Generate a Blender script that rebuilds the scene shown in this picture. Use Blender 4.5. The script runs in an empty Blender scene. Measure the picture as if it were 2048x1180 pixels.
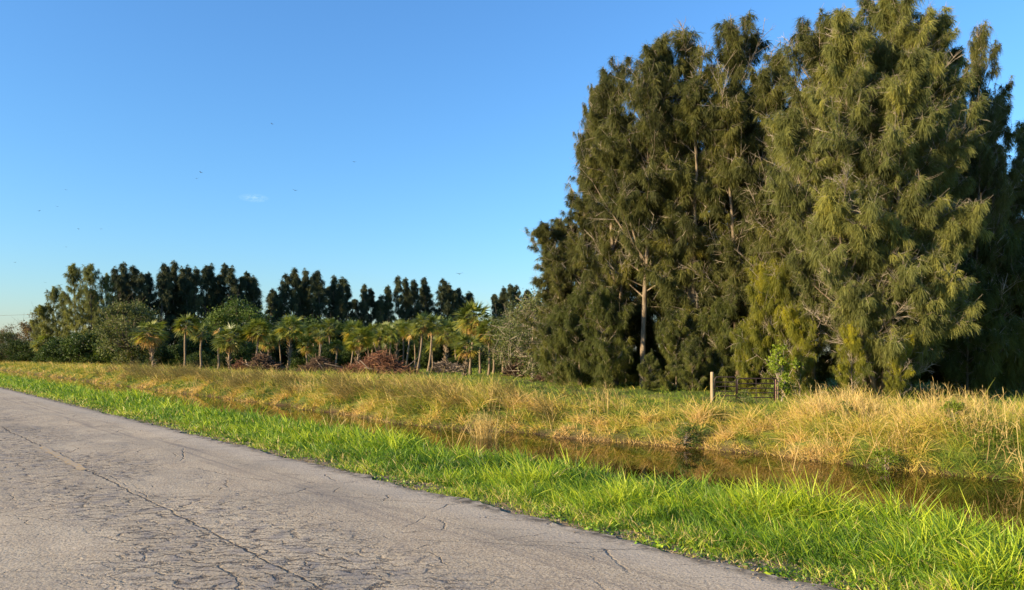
import bpy, math, random
import numpy as np
R = math.radians
SC = bpy.context.scene
COL = SC.collection

# ------------------------------------------------------------------ camera, sky, sun, exposure
F = 1462.0            # focal length in photo pixels (photo 2048 x 1180)
HZ = 702.0            # row of the horizon
EYE = 1.6
SUN_AZ = 118.0        # degrees to the left of the view direction
SUN_EL = 18.0
cam_d = bpy.data.cameras.new('camera'); cam = bpy.data.objects.new('camera', cam_d); COL.objects.link(cam)
cam_d.sensor_width = 36.0; cam_d.lens = 36.0*F/2048.0
cam_d.shift_y = (HZ-590.0)/2048.0
cam_d.clip_start = 0.05; cam_d.clip_end = 6000
cam.location = (0, 0, EYE); cam.rotation_euler = (R(90), 0, 0)
SC.camera = cam

sdir = np.array([-math.sin(R(SUN_AZ))*math.cos(R(SUN_EL)), math.cos(R(SUN_AZ))*math.cos(R(SUN_EL)), math.sin(R(SUN_EL))])
W = bpy.data.worlds.new('World'); SC.world = W; W.use_nodes = True
nt = W.node_tree; nt.nodes.clear()
out = nt.nodes.new('ShaderNodeOutputWorld'); bg = nt.nodes.new('ShaderNodeBackground')
sky = nt.nodes.new('ShaderNodeTexSky'); sky.sky_type = 'NISHITA'; sky.sun_disc = False
sky.sun_elevation = R(SUN_EL); sky.sun_rotation = R(-SUN_AZ)
sky.altitude = 0; sky.air_density = 1.45; sky.dust_density = 0.3; sky.ozone_density = 8.8
bg.inputs['Strength'].default_value = 0.122
# one small wisp of cirrus, fixed to its direction in the sky
geo = nt.nodes.new('ShaderNodeNewGeometry')
cdir = np.array([(508-1024)/F, 1.0, (HZ-396)/F]); cdir /= np.linalg.norm(cdir)
sub = nt.nodes.new('ShaderNodeVectorMath'); sub.operation = 'ADD'; sub.inputs[1].default_value = tuple(cdir)
vmap = nt.nodes.new('ShaderNodeMapping'); vmap.inputs['Scale'].default_value = (75, 75, 260)
ln = nt.nodes.new('ShaderNodeVectorMath'); ln.operation = 'LENGTH'
nz = nt.nodes.new('ShaderNodeTexNoise'); nz.inputs['Scale'].default_value = 3.0; nz.inputs['Detail'].default_value = 6; nz.inputs['Distortion'].default_value = 1.2
m1 = nt.nodes.new('ShaderNodeMapRange'); m1.inputs['From Min'].default_value = 0.0; m1.inputs['From Max'].default_value = 1.5
m1.inputs['To Min'].default_value = 1.0; m1.inputs['To Max'].default_value = 0.0
mm = nt.nodes.new('ShaderNodeMath'); mm.operation = 'MULTIPLY'
m3 = nt.nodes.new('ShaderNodeMapRange'); m3.inputs['From Min'].default_value = .35; m3.inputs['From Max'].default_value = .7
m4 = nt.nodes.new('ShaderNodeMath'); m4.operation = 'MULTIPLY'; m4.inputs[1].default_value = 0.2
mix = nt.nodes.new('ShaderNodeMix'); mix.data_type = 'RGBA'; mix.inputs[7].default_value = (6.5, 7.0, 7.6, 1)
L = nt.links.new
L(geo.outputs['Incoming'], sub.inputs[0])      # Incoming = minus the ray direction
L(sub.outputs[0], vmap.inputs['Vector']); L(vmap.outputs[0], ln.inputs[0]); L(vmap.outputs[0], nz.inputs['Vector'])
L(ln.outputs['Value'], m1.inputs['Value']); L(nz.outputs['Fac'], m3.inputs['Value'])
L(m1.outputs[0], mm.inputs[0]); L(m3.outputs[0], mm.inputs[1]); L(mm.outputs[0], m4.inputs[0])
L(m4.outputs[0], mix.inputs[0]); L(sky.outputs[0], mix.inputs[6])
L(mix.outputs[2], bg.inputs['Color']); L(bg.outputs[0], out.inputs['Surface'])

sun_d = bpy.data.lights.new('sun', 'SUN'); sun_d.energy = 5.0; sun_d.angle = R(0.6); sun_d.color = (1.0, 0.79, 0.49)
sun = bpy.data.objects.new('sun', sun_d); COL.objects.link(sun)
import mathutils
sun.rotation_euler = mathutils.Vector(sdir).to_track_quat('Z', 'Y').to_euler()
SC.view_settings.view_transform = 'Standard'; SC.view_settings.look = 'None'
SC.view_settings.exposure = 1.15; SC.view_settings.gamma = 1.0
SC.render.engine = 'CYCLES'
SC.cycles.max_bounces = 5; SC.cycles.diffuse_bounces = 2; SC.cycles.glossy_bounces = 2; SC.cycles.transmission_bounces = 2

# ------------------------------------------------------------------ coordinates along (u) and across (v) the road
UD = np.array([-0.6712, 0.7413]); VD = np.array([0.7413, 0.6712])
ROT_U = math.atan2(UD[1], UD[0])
def uv2xy(u, v): return np.asarray(u)*UD[0]+np.asarray(v)*VD[0], np.asarray(u)*UD[1]+np.asarray(v)*VD[1]
def xy2uv(x, y): return np.asarray(x)*UD[0]+np.asarray(y)*UD[1], np.asarray(x)*VD[0]+np.asarray(y)*VD[1]
_nr = np.random.default_rng(5)
_NK = [(_nr.normal(size=2), _nr.uniform(0, 6.28)) for _ in range(14)]
def sn(u, v, scale=1.0, seed=0):                 # smooth noise in -1..1
    u = np.asarray(u, float)*scale; v = np.asarray(v, float)*scale; s = 0
    for i, (k, p) in enumerate(_NK):
        s = s + np.sin((k[0]*u+k[1]*v)*(1+0.21*i)+p+seed*1.7*(i+1))
    return s/4.2
def lerp_at(x, xs, ys): return np.interp(x, xs, ys)
WATER_Z = -1.2
def far_line(u):  # v of the far waterline
    return lerp_at(u, [-30, 4, 12, 18, 24, 34, 60, 120], [18.8, 18.6, 18.1, 16.8, 15.7, 16.5, 16.2, 16.5]) + 0.22*sn(u, 0*u, .9, 3)
def near_line(u):
    return 8.9 + 0.25*sn(u, 0*u, .7, 8)
def gz(u, v):
    u = np.asarray(u, float); v = np.asarray(v, float)
    n = near_line(u); f = far_line(u)
    z = np.full(np.broadcast(u, v).shape, -0.06)
    z = np.where(v > 4.9, -0.035-0.2*np.clip((v-4.9)/(n-1.6-4.9), 0, 1), z)
    z = np.where(v > n-1.6, -0.235-(0.965)*np.clip((v-(n-1.6))/1.6, 0, 1)**1.3, z)
    z = np.where(v > n, WATER_Z-0.7*np.clip((v-n)/1.5, 0, 1), z)
    z = np.where(v > f-1.2, WATER_Z-0.7*np.clip((f-v)/1.2, 0, 1), z)
    t = np.clip((v-f)/2.1, 0, 1)
    z = np.where(v > f, WATER_Z+0.68*np.sin(t*1.5708)**0.8, z)
    hum = 0.13*sn(u, v, 1.3, 1)+0.06*sn(u, v, 3.1, 2)
    z = z+np.where(v > f, hum*np.clip((v-f)/.8, 0, 1)*np.clip((60-v)/30, .25, 1), 0)
    z = z-np.where(v > f+4, 0.06*np.clip((v-f-4)/10, 0, 1), 0)
    z = z+np.where((v > 5.2) & (v < n), 0.02*sn(u, v, 2.2, 4), 0)
    return z
def P(px, d):        # photo column + distance along the view -> ground position
    x = (px-1024.0)/F*d; u, v = xy2uv(x, d)
    return (float(x), float(d), float(gz(u, v)))
def G(x, y):
    u, v = xy2uv(x, y); return gz(u, v)

# ------------------------------------------------------------------ object helpers
def tag(o, label=None, cat=None, group=None, kind=None):
    if label: o['label'] = label
    if cat: o['category'] = cat
    if group: o['group'] = group
    if kind: o['kind'] = kind
    return o
def empty(name, loc, rz=0.0, scale=(1, 1, 1)):
    o = bpy.data.objects.new(name, None); COL.objects.link(o)
    o.location = loc; o.rotation_euler = (0, 0, rz); o.scale = scale; o.empty_display_size = .2
    return o
def mesh(name, V, Q, mat, tint=None, smooth=False):
    V = np.asarray(V, np.float32).reshape(-1, 3); Q = np.asarray(Q, np.int32)
    me = bpy.data.meshes.new(name); n, k = Q.shape
    me.vertices.add(len(V)); me.vertices.foreach_set('co', V.ravel())
    me.loops.add(n*k); me.loops.foreach_set('vertex_index', Q.ravel())
    me.polygons.add(n); me.polygons.foreach_set('loop_start', np.arange(0, n*k, k, dtype=np.int32))
    if smooth: me.polygons.foreach_set('use_smooth', np.ones(n, bool))
    if tint is not None:
        a = me.attributes.new('tint', 'FLOAT', 'POINT'); a.data.foreach_set('value', np.asarray(tint, np.float32).ravel())
    me.update(calc_edges=True)
    me.materials.append(mat)
    return me
def link(me, name, parent=None):
    o = bpy.data.objects.new(name, me); COL.objects.link(o); o.parent = parent
    return o
def joinVQ(parts):
    Vs, Qs, Ts, k = [], [], [], 0
    for p in parts:
        V, Q = p[0], p[1]; T = p[2] if len(p) > 2 else np.full(len(V), .5)
        Vs.append(V); Qs.append(Q+k); Ts.append(T); k += len(V)
    return np.concatenate(Vs), np.concatenate(Qs), np.concatenate(Ts)
def nrm(a): return a/np.maximum(np.linalg.norm(a, axis=-1, keepdims=True), 1e-9)
def stuff(name, parts, mat, label, cat):
    V, Q, T = joinVQ(parts)
    return tag(link(mesh(name, V, Q, mat, T), name), label, cat, None, 'stuff')
def ribbons(rng, B, D, Ln, Wd, droop, segs=3, tint=None, side=None, tip=0.12, mid=1.0):
    """thin leaves: base B, direction D, length Ln, width Wd, droop = drop at the tip / length"""
    N = len(B); s = np.linspace(0, 1, segs+1)
    if side is None:
        side = nrm(np.cross(D, rng.normal(size=(N, 3))))
    pts = B[:, None]+D[:, None]*(Ln[:, None]*s)[..., None]
    pts[..., 2] -= (droop*Ln)[:, None]*s**2
    prof = np.where(s < .35, .65+mid*s, (1-s)/.65*(1-tip)+tip)
    off = side[:, None]*(Wd[:, None]*prof*.5)[..., None]
    V = np.stack([pts-off, pts+off], 2).reshape(N, -1, 3)       # N, (segs+1)*2, 3
    m = (segs+1)*2; b = (np.arange(N)*m)[:, None]
    k = np.arange(segs)*2
    Q = np.stack([b+k, b+k+1, b+k+3, b+k+2], -1).reshape(-1, 4)
    T = np.repeat(tint if tint is not None else np.full(N, .5), m)
    return V.reshape(-1, 3), Q, T
def prisms(P0, P1, r0, r1, sides=4, tint=None):
    P0 = np.asarray(P0, float); P1 = np.asarray(P1, float); N = len(P0)
    r0 = np.broadcast_to(r0, (N,)); r1 = np.broadcast_to(r1, (N,))
    d = nrm(P1-P0); ref = np.where(np.abs(d[:, 2:3]) > .9, np.array([[1., 0, 0]]), np.array([[0, 0, 1.]]))
    a = nrm(np.cross(d, ref)); b = np.cross(d, a)
    th = np.arange(sides)*2*math.pi/sides
    ring = a[:, None]*np.cos(th)[None, :, None]+b[:, None]*np.sin(th)[None, :, None]
    V = np.concatenate([P0[:, None]+ring*r0[:, None, None], P1[:, None]+ring*r1[:, None, None]], 1)
    k = np.arange(sides); k2 = (k+1) % sides; bb = (np.arange(N)*2*sides)[:, None]
    Q = np.stack([bb+k, bb+k2, bb+k2+sides, bb+k+sides], -1).reshape(-1, 4)
    T = np.repeat(tint if tint is not None else np.full(N, .5), 2*sides)
    return V.reshape(-1, 3), Q, T
def tube(pts, rad, sides=8, cap=True, t=.5):
    pts = np.asarray(pts, float); rad = np.asarray(rad, float); n = len(pts)
    tan = nrm(np.gradient(pts, axis=0)); ref = np.array([1., 0.03, 0]) if abs(tan[0][2]) > .8 else np.array([0.02, 0, 1.])
    a = nrm(np.cross(tan, ref)); b = np.cross(tan, a); th = np.arange(sides)*2*math.pi/sides
    V = pts[:, None]+(a[:, None]*np.cos(th)[None, :, None]+b[:, None]*np.sin(th)[None, :, None])*rad[:, None, None]
    V = V.reshape(-1, 3); k = np.arange(sides); k2 = (k+1) % sides; Q = []
    for i in range(n-1): Q.append(np.stack([i*sides+k, i*sides+k2, (i+1)*sides+k2, (i+1)*sides+k], -1))
    Q = np.concatenate(Q)
    if cap:
        c = len(V); V = np.concatenate([V, pts[-1:], pts[:1]]); j = (n-1)*sides
        Q = np.concatenate([Q, np.stack([j+k, j+k2, np.full(sides, c), np.full(sides, c)], -1)[:, [0, 1, 2, 2]]]) if False else Q
        for e, (base, cc) in enumerate(((j, c), (0, c+1))):
            ks = np.arange(0, sides, 2)
            q = np.stack([base+ks, base+(ks+1) % sides, base+(ks+2) % sides, np.full(len(ks), cc)], -1)
            Q = np.concatenate([Q, q if e == 0 else q[:, ::-1]])
    return V, Q, np.full(len(V), t)
def leaves(rng, C, size, tint, flat=0.0):
    N = len(C); a = nrm(rng.normal(size=(N, 3))); b = nrm(np.cross(a, rng.normal(size=(N, 3))))
    s = size*rng.uniform(.6, 1.3, N)
    V = np.stack([C-a*s[:, None]*.5, C+b*s[:, None]*.28, C+a*s[:, None]*.5, C-b*s[:, None]*.28], 1)
    return V.reshape(-1, 3), (np.arange(N)*4)[:, None]+np.arange(4), np.repeat(tint, 4)

# ------------------------------------------------------------------ materials
def new_mat(name):
    m = bpy.data.materials.new(name); m.use_nodes = True; t = m.node_tree
    return m, t, t.nodes['Principled BSDF'], t.nodes['Material Output']
def ramp(t, stops):
    r = t.nodes.new('ShaderNodeValToRGB'); e = r.color_ramp.elements
    while len(e) < len(stops): e.new(.5)
    for x, (p, c) in zip(e, stops): x.position = p; x.color = (*c, 1)
    return r
def leaf_mat(name, stops, transl=.35, rough=.6, spec=.25, vary=.12, tcol=1.25):
    m, t, p, o = new_mat(name); L = t.links.new
    at = t.nodes.new('ShaderNodeAttribute'); at.attribute_name = 'tint'
    rp = ramp(t, stops); L(at.outputs['Fac'], rp.inputs[0])
    oi = t.nodes.new('ShaderNodeObjectInfo'); mr = t.nodes.new('ShaderNodeMapRange')
    mr.inputs['To Min'].default_value = 1-vary; mr.inputs['To Max'].default_value = 1+vary; L(oi.outputs['Random'], mr.inputs['Value'])
    hs = t.nodes.new('ShaderNodeHueSaturation'); L(mr.outputs[0], hs.inputs['Value']); L(rp.outputs[0], hs.inputs['Color'])
    L(hs.outputs[0], p.inputs['Base Color']); p.inputs['Roughness'].default_value = rough
    p.inputs['Specular IOR Level'].default_value = spec
    tr = t.nodes.new('ShaderNodeBsdfTranslucent'); mx = t.nodes.new('ShaderNodeMixShader'); mx.inputs[0].default_value = transl
    gm = t.nodes.new('ShaderNodeMix'); gm.data_type = 'RGBA'; gm.blend_type = 'MULTIPLY'; gm.inputs[0].default_value = 1
    gm.inputs[7].default_value = (tcol*1.1, tcol*1.1, tcol*.6, 1); L(hs.outputs[0], gm.inputs[6]); L(gm.outputs[2], tr.inputs[0])
    L(p.outputs[0], mx.inputs[1]); L(tr.outputs[0], mx.inputs[2]); L(mx.outputs[0], o.inputs[0])
    return m
def bark_mat(name, c1, c2, scale=6, zs=.25, bump=.4):
    m, t, p, o = new_mat(name); L = t.links.new
    tc = t.nodes.new('ShaderNodeTexCoord'); mp = t.nodes.new('ShaderNodeMapping'); mp.inputs['Scale'].default_value = (1, 1, zs)
    n = t.nodes.new('ShaderNodeTexNoise'); n.inputs['Scale'].default_value = scale; n.inputs['Detail'].default_value = 5
    L(tc.outputs['Object'], mp.inputs[0]); L(mp.outputs[0], n.inputs['Vector'])
    rp = ramp(t, [(.35, c1), (.65, c2)]); L(n.outputs['Fac'], rp.inputs[0]); L(rp.outputs[0], p.inputs['Base Color'])
    p.inputs['Roughness'].default_value = .85; p.inputs['Specular IOR Level'].default_value = .2
    b = t.nodes.new('ShaderNodeBump'); b.inputs['Strength'].default_value = bump; b.inputs['Distance'].default_value = .03
    L(n.outputs['Fac'], b.inputs['Height']); L(b.outputs[0], p.inputs['Normal'])
    return m
M = {}
M['cas'] = leaf_mat('casuarina_needles', [(0, (.055, .065, .02)), (.45, (.165, .178, .052)), (.8, (.255, .25, .062)), (1, (.36, .33, .06))], .35)
M['cas_b'] = leaf_mat('casuarina_needles_brown', [(0, (.045, .05, .016)), (.45, (.105, .113, .03)), (.8, (.18, .17, .038)), (1, (.28, .24, .035))], .32)
M['shrub'] = leaf_mat('shrub_leaves', [(0, (.018, .036, .008)), (.5, (.045, .078, .014)), (1, (.12, .15, .025))], .25)  # darker version of the broadleaf ramp: shade behind the palms put into the colour
M['cas_far_shaded'] = leaf_mat('casuarina_needles_far_shaded', [(0, (.026, .036, .018)), (.5, (.052, .066, .026)), (1, (.15, .135, .045))], .15)  # dark stops paint the row's shade, the last stop its sunlit parts
M['cas_deep'] = leaf_mat('deep_green_needles', [(0, (.04, .05, .014)), (.5, (.10, .115, .023)), (1, (.19, .18, .03))], .3)
M['cas_young'] = leaf_mat('young_casuarina_needles', [(0, (.10, .12, .02)), (.5, (.20, .20, .022)), (1, (.38, .34, .02))], .35)
M['bark'] = bark_mat('casuarina_bark', (.11, .083, .055), (.29, .225, .155))
M['twig'] = bark_mat('pale_twigs', (.23, .185, .135), (.46, .385, .29), 3)
M['darkbark'] = bark_mat('far_bark', (.05, .04, .03), (.16, .13, .10))
M['palm'] = leaf_mat('palm_fronds', [(0, (.07, .10, .022)), (.45, (.15, .18, .03)), (.75, (.30, .28, .04)), (1, (.55, .36, .06))], .3, .45, .4)
M['palm_dead'] = leaf_mat('dead_palm_fronds', [(0, (.26, .15, .055)), (.5, (.42, .24, .07)), (1, (.52, .36, .12))], .25)
M['palmtrunk'] = bark_mat('palm_trunk', (.12, .09, .06), (.31, .23, .155), 8, 3, .7)
M['broad'] = leaf_mat('broadleaf', [(0, (.03, .055, .012)), (.5, (.075, .115, .018)), (1, (.17, .19, .03))], .3)
M['broad_lt'] = leaf_mat('pale_broadleaf', [(0, (.06, .08, .025)), (.5, (.11, .13, .04)), (1, (.19, .19, .06))], .3)
M['broad_rd'] = leaf_mat('reddish_foliage', [(0, (.07, .055, .03)), (.5, (.13, .10, .05)), (1, (.22, .14, .08))], .3)
M['weed'] = leaf_mat('bright_leaves', [(0, (.08, .12, .015)), (.5, (.18, .24, .02)), (1, (.34, .38, .03))], .35)
M['grass'] = leaf_mat('verge_grass', [(0, (.03, .075, .01)), (.35, (.095, .19, .013)), (.65, (.185, .30, .016)), (.85, (.40, .47, .028)), (.93, (.48, .37, .12)), (1, (.56, .44, .20))], .28, .5, .35, 0, 1.3)
M['tall'] = leaf_mat('bank_grass', [(0, (.06, .12, .02)), (.28, (.17, .24, .025)), (.5, (.33, .33, .04)), (.75, (.56, .42, .085)), (1, (.64, .43, .17))], .24, .6, .25, 0)
M['straw'] = leaf_mat('dry_stalks', [(0, (.30, .20, .08)), (.5, (.50, .36, .13)), (1, (.66, .51, .22))], .25, .6, .25, 0)
M['reed'] = leaf_mat('feathery_reeds', [(0, (.09, .08, .022)), (.5, (.17, .135, .04)), (1, (.30, .22, .08))], .3, .6, .2, 0)
M['stone'] = bark_mat('sandy_stones', (.15, .12, .09), (.34, .28, .21), 20, 1, .3)
M['brush'] = bark_mat('dry_brush', (.06, .038, .025), (.19, .12, .075), 1.2, 1, .2)
M['brush_red'] = bark_mat('red_brush', (.10, .042, .024), (.29, .145, .08), 1.2, 1, .2)
M['brush_grey'] = bark_mat('grey_brush', (.10, .075, .055), (.32, .25, .18), 1.2, 1, .2)

def ground_mat():
    m, t, p, o = new_mat('soil'); L = t.links.new
    tc = t.nodes.new('ShaderNodeTexCoord')
    sx = t.nodes.new('ShaderNodeSeparateXYZ'); L(tc.outputs['Object'], sx.inputs[0])
    n = t.nodes.new('ShaderNodeTexNoise'); n.inputs['Scale'].default_value = .7; n.inputs['Detail'].default_value = 7; L(tc.outputs['Object'], n.inputs['Vector'])
    n2 = t.nodes.new('ShaderNodeTexNoise'); n2.inputs['Scale'].default_value = 14; n2.inputs['Detail'].default_value = 6; L(tc.outputs['Object'], n2.inputs['Vector'])
    far = ramp(t, [(.3, (.06, .085, .02)), (.5, (.12, .15, .03)), (.66, (.20, .18, .06)), (.8, (.26, .18, .10))]); L(n.outputs['Fac'], far.inputs[0])
    near = ramp(t, [(.3, (.10, .075, .04)), (.5, (.24, .17, .10)), (.7, (.40, .30, .19))]); L(n2.outputs['Fac'], near.inputs[0])
    ab = t.nodes.new('ShaderNodeMapRange'); ab.inputs['From Min'].default_value = -6.0; ab.inputs['From Max'].default_value = -5.2
    L(sx.outputs['Y'], ab.inputs['Value'])
    mx = t.nodes.new('ShaderNodeMix'); mx.data_type = 'RGBA'; L(ab.outputs[0], mx.inputs[0]); L(far.outputs[0], mx.inputs[6]); L(near.outputs[0], mx.inputs[7])
    mud = t.nodes.new('ShaderNodeMapRange'); mud.inputs['From Min'].default_value = -1.2; mud.inputs['From Max'].default_value = -.8; L(sx.outputs['Z'], mud.inputs['Value'])
    mx2 = t.nodes.new('ShaderNodeMix'); mx2.data_type = 'RGBA'; mx2.inputs[6].default_value = (.07, .045, .025, 1); L(mud.outputs[0], mx2.inputs[0]); L(mx.outputs[2], mx2.inputs[7])
    L(mx2.outputs[2], p.inputs['Base Color']); p.inputs['Roughness'].default_value = .95; p.inputs['Specular IOR Level'].default_value = .1
    b = t.nodes.new('ShaderNodeBump'); b.inputs['Strength'].default_value = .8; b.inputs['Distance'].default_value = .05
    L(n2.outputs['Fac'], b.inputs['Height']); L(b.outputs[0], p.inputs['Normal'])
    return m
def road_mat():
    m, t, p, o = new_mat('old_asphalt'); L = t.links.new; N = t.nodes.new
    tc = N('ShaderNodeTexCoord'); sx = N('ShaderNodeSeparateXYZ'); L(tc.outputs['Object'], sx.inputs[0])
    def noise(scale, det=4, sc=(1, 1, 1), dist=0, rough=.5):
        mp = N('ShaderNodeMapping'); mp.inputs['Scale'].default_value = sc; L(tc.outputs['Object'], mp.inputs[0])
        n = N('ShaderNodeTexNoise'); n.inputs['Scale'].default_value = scale; n.inputs['Detail'].default_value = det
        n.inputs['Distortion'].default_value = dist; n.inputs['Roughness'].default_value = rough
        L(mp.outputs[0], n.inputs['Vector']); return n
    def mr(src, a, b, c=0., d=1.):
        r = N('ShaderNodeMapRange'); r.inputs['From Min'].default_value = a; r.inputs['From Max'].default_value = b
        r.inputs['To Min'].default_value = c; r.inputs['To Max'].default_value = d; L(src, r.inputs['Value']); return r.outputs[0]
    def op(k, a, b):
        q = N('ShaderNodeMath'); q.operation = k
        for i, s in enumerate((a, b)):
            if isinstance(s, (int, float)): q.inputs[i].default_value = s
            else: L(s, q.inputs[i])
        return q.outputs[0]
    def mixc(f, a, b, mode='MIX'):
        q = N('ShaderNodeMix'); q.data_type = 'RGBA'; q.blend_type = mode
        if isinstance(f, float): q.inputs[0].default_value = f
        else: L(f, q.inputs[0])
        for i, s in ((6, a), (7, b)):
            if isinstance(s, tuple): q.inputs[i].default_value = (*s, 1)
            else: L(s, q.inputs[i])
        return q.outputs[2]
    big = noise(.35, 5, (.5, 1.3, 1)); mid = noise(2.2, 6); fine = noise(60, 4, rough=.75); grit = noise(260, 2)
    col = mixc(mr(big.outputs['Fac'], .3, .7), (.385, .315, .22), (.57, .475, .335))
    col = mixc(mr(mid.outputs['Fac'], .35, .75, 0, .5), col, (.31, .24, .17))
    col = mixc(mr(fine.outputs['Fac'], .47, .64, 0, .85), col, (.11, .09, .075))
    vo = N('ShaderNodeTexVoronoi'); vo.voronoi_dimensions = '2D'; vo.inputs['Scale'].default_value = 85; L(tc.outputs['Object'], vo.inputs['Vector'])
    sc_ = N('ShaderNodeSeparateColor'); L(vo.outputs['Color'], sc_.inputs[0])
    col = mixc(mr(sc_.outputs[0], .72, 1, 0, .8), col, (.12, .10, .085)); col = mixc(mr(sc_.outputs[1], .75, 1, 0, .6), col, (.58, .50, .40))
    col = mixc(mr(grit.outputs['Fac'], .6, .75, 0, .5), col, (.48, .44, .37))
    # cracks: v = -Y of the road's own frame.  Mostly crosswise to the road, plus crazed patches
    gp = N('ShaderNodeNewGeometry')
    def cracks(scale, sc, wid, warp, seed):
        wn = noise(warp, 5, rough=.65); va = N('ShaderNodeVectorMath'); va.operation = 'MULTIPLY_ADD'
        L(wn.outputs['Color'], va.inputs[0]); va.inputs[1].default_value = (.35, .3, 0); L(gp.outputs['Position'], va.inputs[2])
        mp = N('ShaderNodeMapping'); mp.inputs['Scale'].default_value = sc; mp.inputs['Location'].default_value = (seed, seed*.7, 0); L(va.outputs[0], mp.inputs[0])
        v = N('ShaderNodeTexVoronoi'); v.voronoi_dimensions = '2D'; v.feature = 'DISTANCE_TO_EDGE'; v.inputs['Scale'].default_value = scale; L(mp.outputs[0], v.inputs['Vector'])
        return mr(v.outputs['Distance'], 0, wid, 1, 0)
    vv = op('MULTIPLY', sx.outputs['Y'], -1.0)
    centre = op('MULTIPLY', mr(vv, .9, 1.8), mr(vv, 2.8, 3.7, 1, 0))
    pn = noise(.9, 4, (.5, 1, 1)); patch = op('MULTIPLY', centre, mr(pn.outputs['Fac'], .37, .50))
    brk = mr(noise(9, 4, rough=.7).outputs['Fac'], .38, .5)
    c1 = op('MULTIPLY', op('MULTIPLY', cracks(1.7, (.5, 1.6, 1), .014, 2.0, 3.), mr(noise(1.1, 3).outputs['Fac'], .44, .52)), brk)
    c2 = op('MULTIPLY', op('MULTIPLY', cracks(7.0, (.4, 1.5, 1), .12, 4.0, 9.), patch), brk)
    c3 = op('MULTIPLY', cracks(.5, (.7, 1.3, 1), .006, 1.2, 5.), mr(noise(.8, 2).outputs['Fac'], .42, .5))
    wob = noise(2.5, 5, (1, 0, 0)); cl = op('ADD', op('SUBTRACT', vv, 2.37), op('MULTIPLY', op('SUBTRACT', wob.outputs['Fac'], .5), .16))
    jag = noise(22, 4); cl = op('ABSOLUTE', op('ADD', cl, op('MULTIPLY', op('SUBTRACT', jag.outputs['Fac'], .5), .05)), 0.)
    lc = op('MULTIPLY', mr(cl, .003, .017, 1, 0), mr(noise(6, 3).outputs['Fac'], .35, .5, .35, 1))
    allc = op('MAXIMUM', op('MAXIMUM', op('MULTIPLY', c1, .85), op('MULTIPLY', c2, .9)), op('MAXIMUM', op('MULTIPLY', c3, .7), lc))
    lane = noise(1.3, 5, (.05, 1.5, 1)); col = mixc(mr(lane.outputs['Fac'], .4, .65, 0, .4), col, (.29, .24, .175))
    stn = noise(.9, 6, (.6, 1, 1), .8); col = mixc(mr(stn.outputs['Fac'], .56, .66, 0, .4), col, (.21, .185, .15))
    # worn bluish patches in the crazed strip and dark tyre smears in the wheel track
    col = mixc(op('MULTIPLY', patch, mr(noise(5, 4).outputs['Fac'], .5, .62, 0, .6)), col, (.19, .175, .17))
    sm = noise(3.0, 5, (.12, 3.2, 1)); tr = op('MULTIPLY', mr(vv, 3.55, 3.8), mr(vv, 4.15, 4.35, 1, 0))
    col = mixc(op('MULTIPLY', tr, mr(sm.outputs['Fac'], .48, .66, 0, .5)), col, (.14, .12, .11))
    col = mixc(mr(vv, 4.25, 4.5, 0, .35), col, (.39, .345, .29))
    e = noise(7, 4); col = mixc(op('MULTIPLY', mr(vv, 4.68, 4.84), mr(e.outputs['Fac'], .35, .6)), col, (.09, .075, .055))
    col = mixc(op('MINIMUM', allc, 1.0), col, (.05, .04, .035))
    L(col, p.inputs['Base Color']); p.inputs['Roughness'].default_value = .9; p.inputs['Specular IOR Level'].default_value = .2
    h = op('ADD', op('MULTIPLY', fine.outputs['Fac'], .5), op('MULTIPLY', mid.outputs['Fac'], 1.0))
    h = op('SUBTRACT', op('ADD', h, op('MULTIPLY', noise(28, 4).outputs['Fac'], .7)), op('MULTIPLY', allc, 1.6))
    b = N('ShaderNodeBump'); b.inputs['Strength'].default_value = .8; b.inputs['Distance'].default_value = .012
    L(h, b.inputs['Height']); L(b.outputs[0], p.inputs['Normal'])
    return m
def water_mat():
    m, t, p, o = new_mat('canal_water'); L = t.links.new
    p.inputs['Base Color'].default_value = (.018, .009, .002, 1); p.inputs['Roughness'].default_value = .02; p.inputs['IOR'].default_value = 1.33
    tc = t.nodes.new('ShaderNodeTexCoord'); n = t.nodes.new('ShaderNodeTexNoise'); n.inputs['Scale'].default_value = 3.0; n.inputs['Detail'].default_value = 4
    L(tc.outputs['Object'], n.inputs['Vector'])
    b = t.nodes.new('ShaderNodeBump'); b.inputs['Strength'].default_value = .06; b.inputs['Distance'].default_value = .01
    L(n.outputs['Fac'], b.inputs['Height']); L(b.outputs[0], p.inputs['Normal'])
    return m

# ------------------------------------------------------------------ ground, road, water
def grid(us, vs, zf):
    Ug, Vg = np.meshgrid(us, vs, indexing='ij'); Z = zf(Ug, Vg)
    V = np.stack([Ug, -Vg, Z], -1).reshape(-1, 3); a, b = len(us), len(vs)
    i = np.arange(a*b).reshape(a, b)
    Q = np.stack([i[:-1, :-1], i[:-1, 1:], i[1:, 1:], i[1:, :-1]], -1).reshape(-1, 4)
    return V, Q
us = np.concatenate([np.linspace(-400, -30, 12), np.arange(-28, 60, .3), np.arange(60, 140, 1.2), np.geomspace(141, 3500, 26)])
vs = np.concatenate([-np.geomspace(600, 1, 14), np.linspace(-.5, 4.7, 5), np.arange(4.8, 24, .16), np.arange(24, 70, 1.0), np.geomspace(71, 3500, 26)])
V, Q = grid(us, vs, gz); go = link(mesh('ground', V, Q, ground_mat(), smooth=True), 'ground'); go.rotation_euler.z = ROT_U
tag(go, 'grassy sandy field and canal banks around the road', kind='structure')
us = np.concatenate([np.linspace(-60, -11, 8), np.arange(-10, 40, .1), np.geomspace(41, 3400, 30)])
rr = np.random.default_rng(2)
V, Q = grid(us, np.linspace(-1.6, 4.88, 26), lambda u, v: 0.012*sn(u, v, .8, 5)*np.clip((4.82-v), 0, 1)-.0*u)
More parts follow.
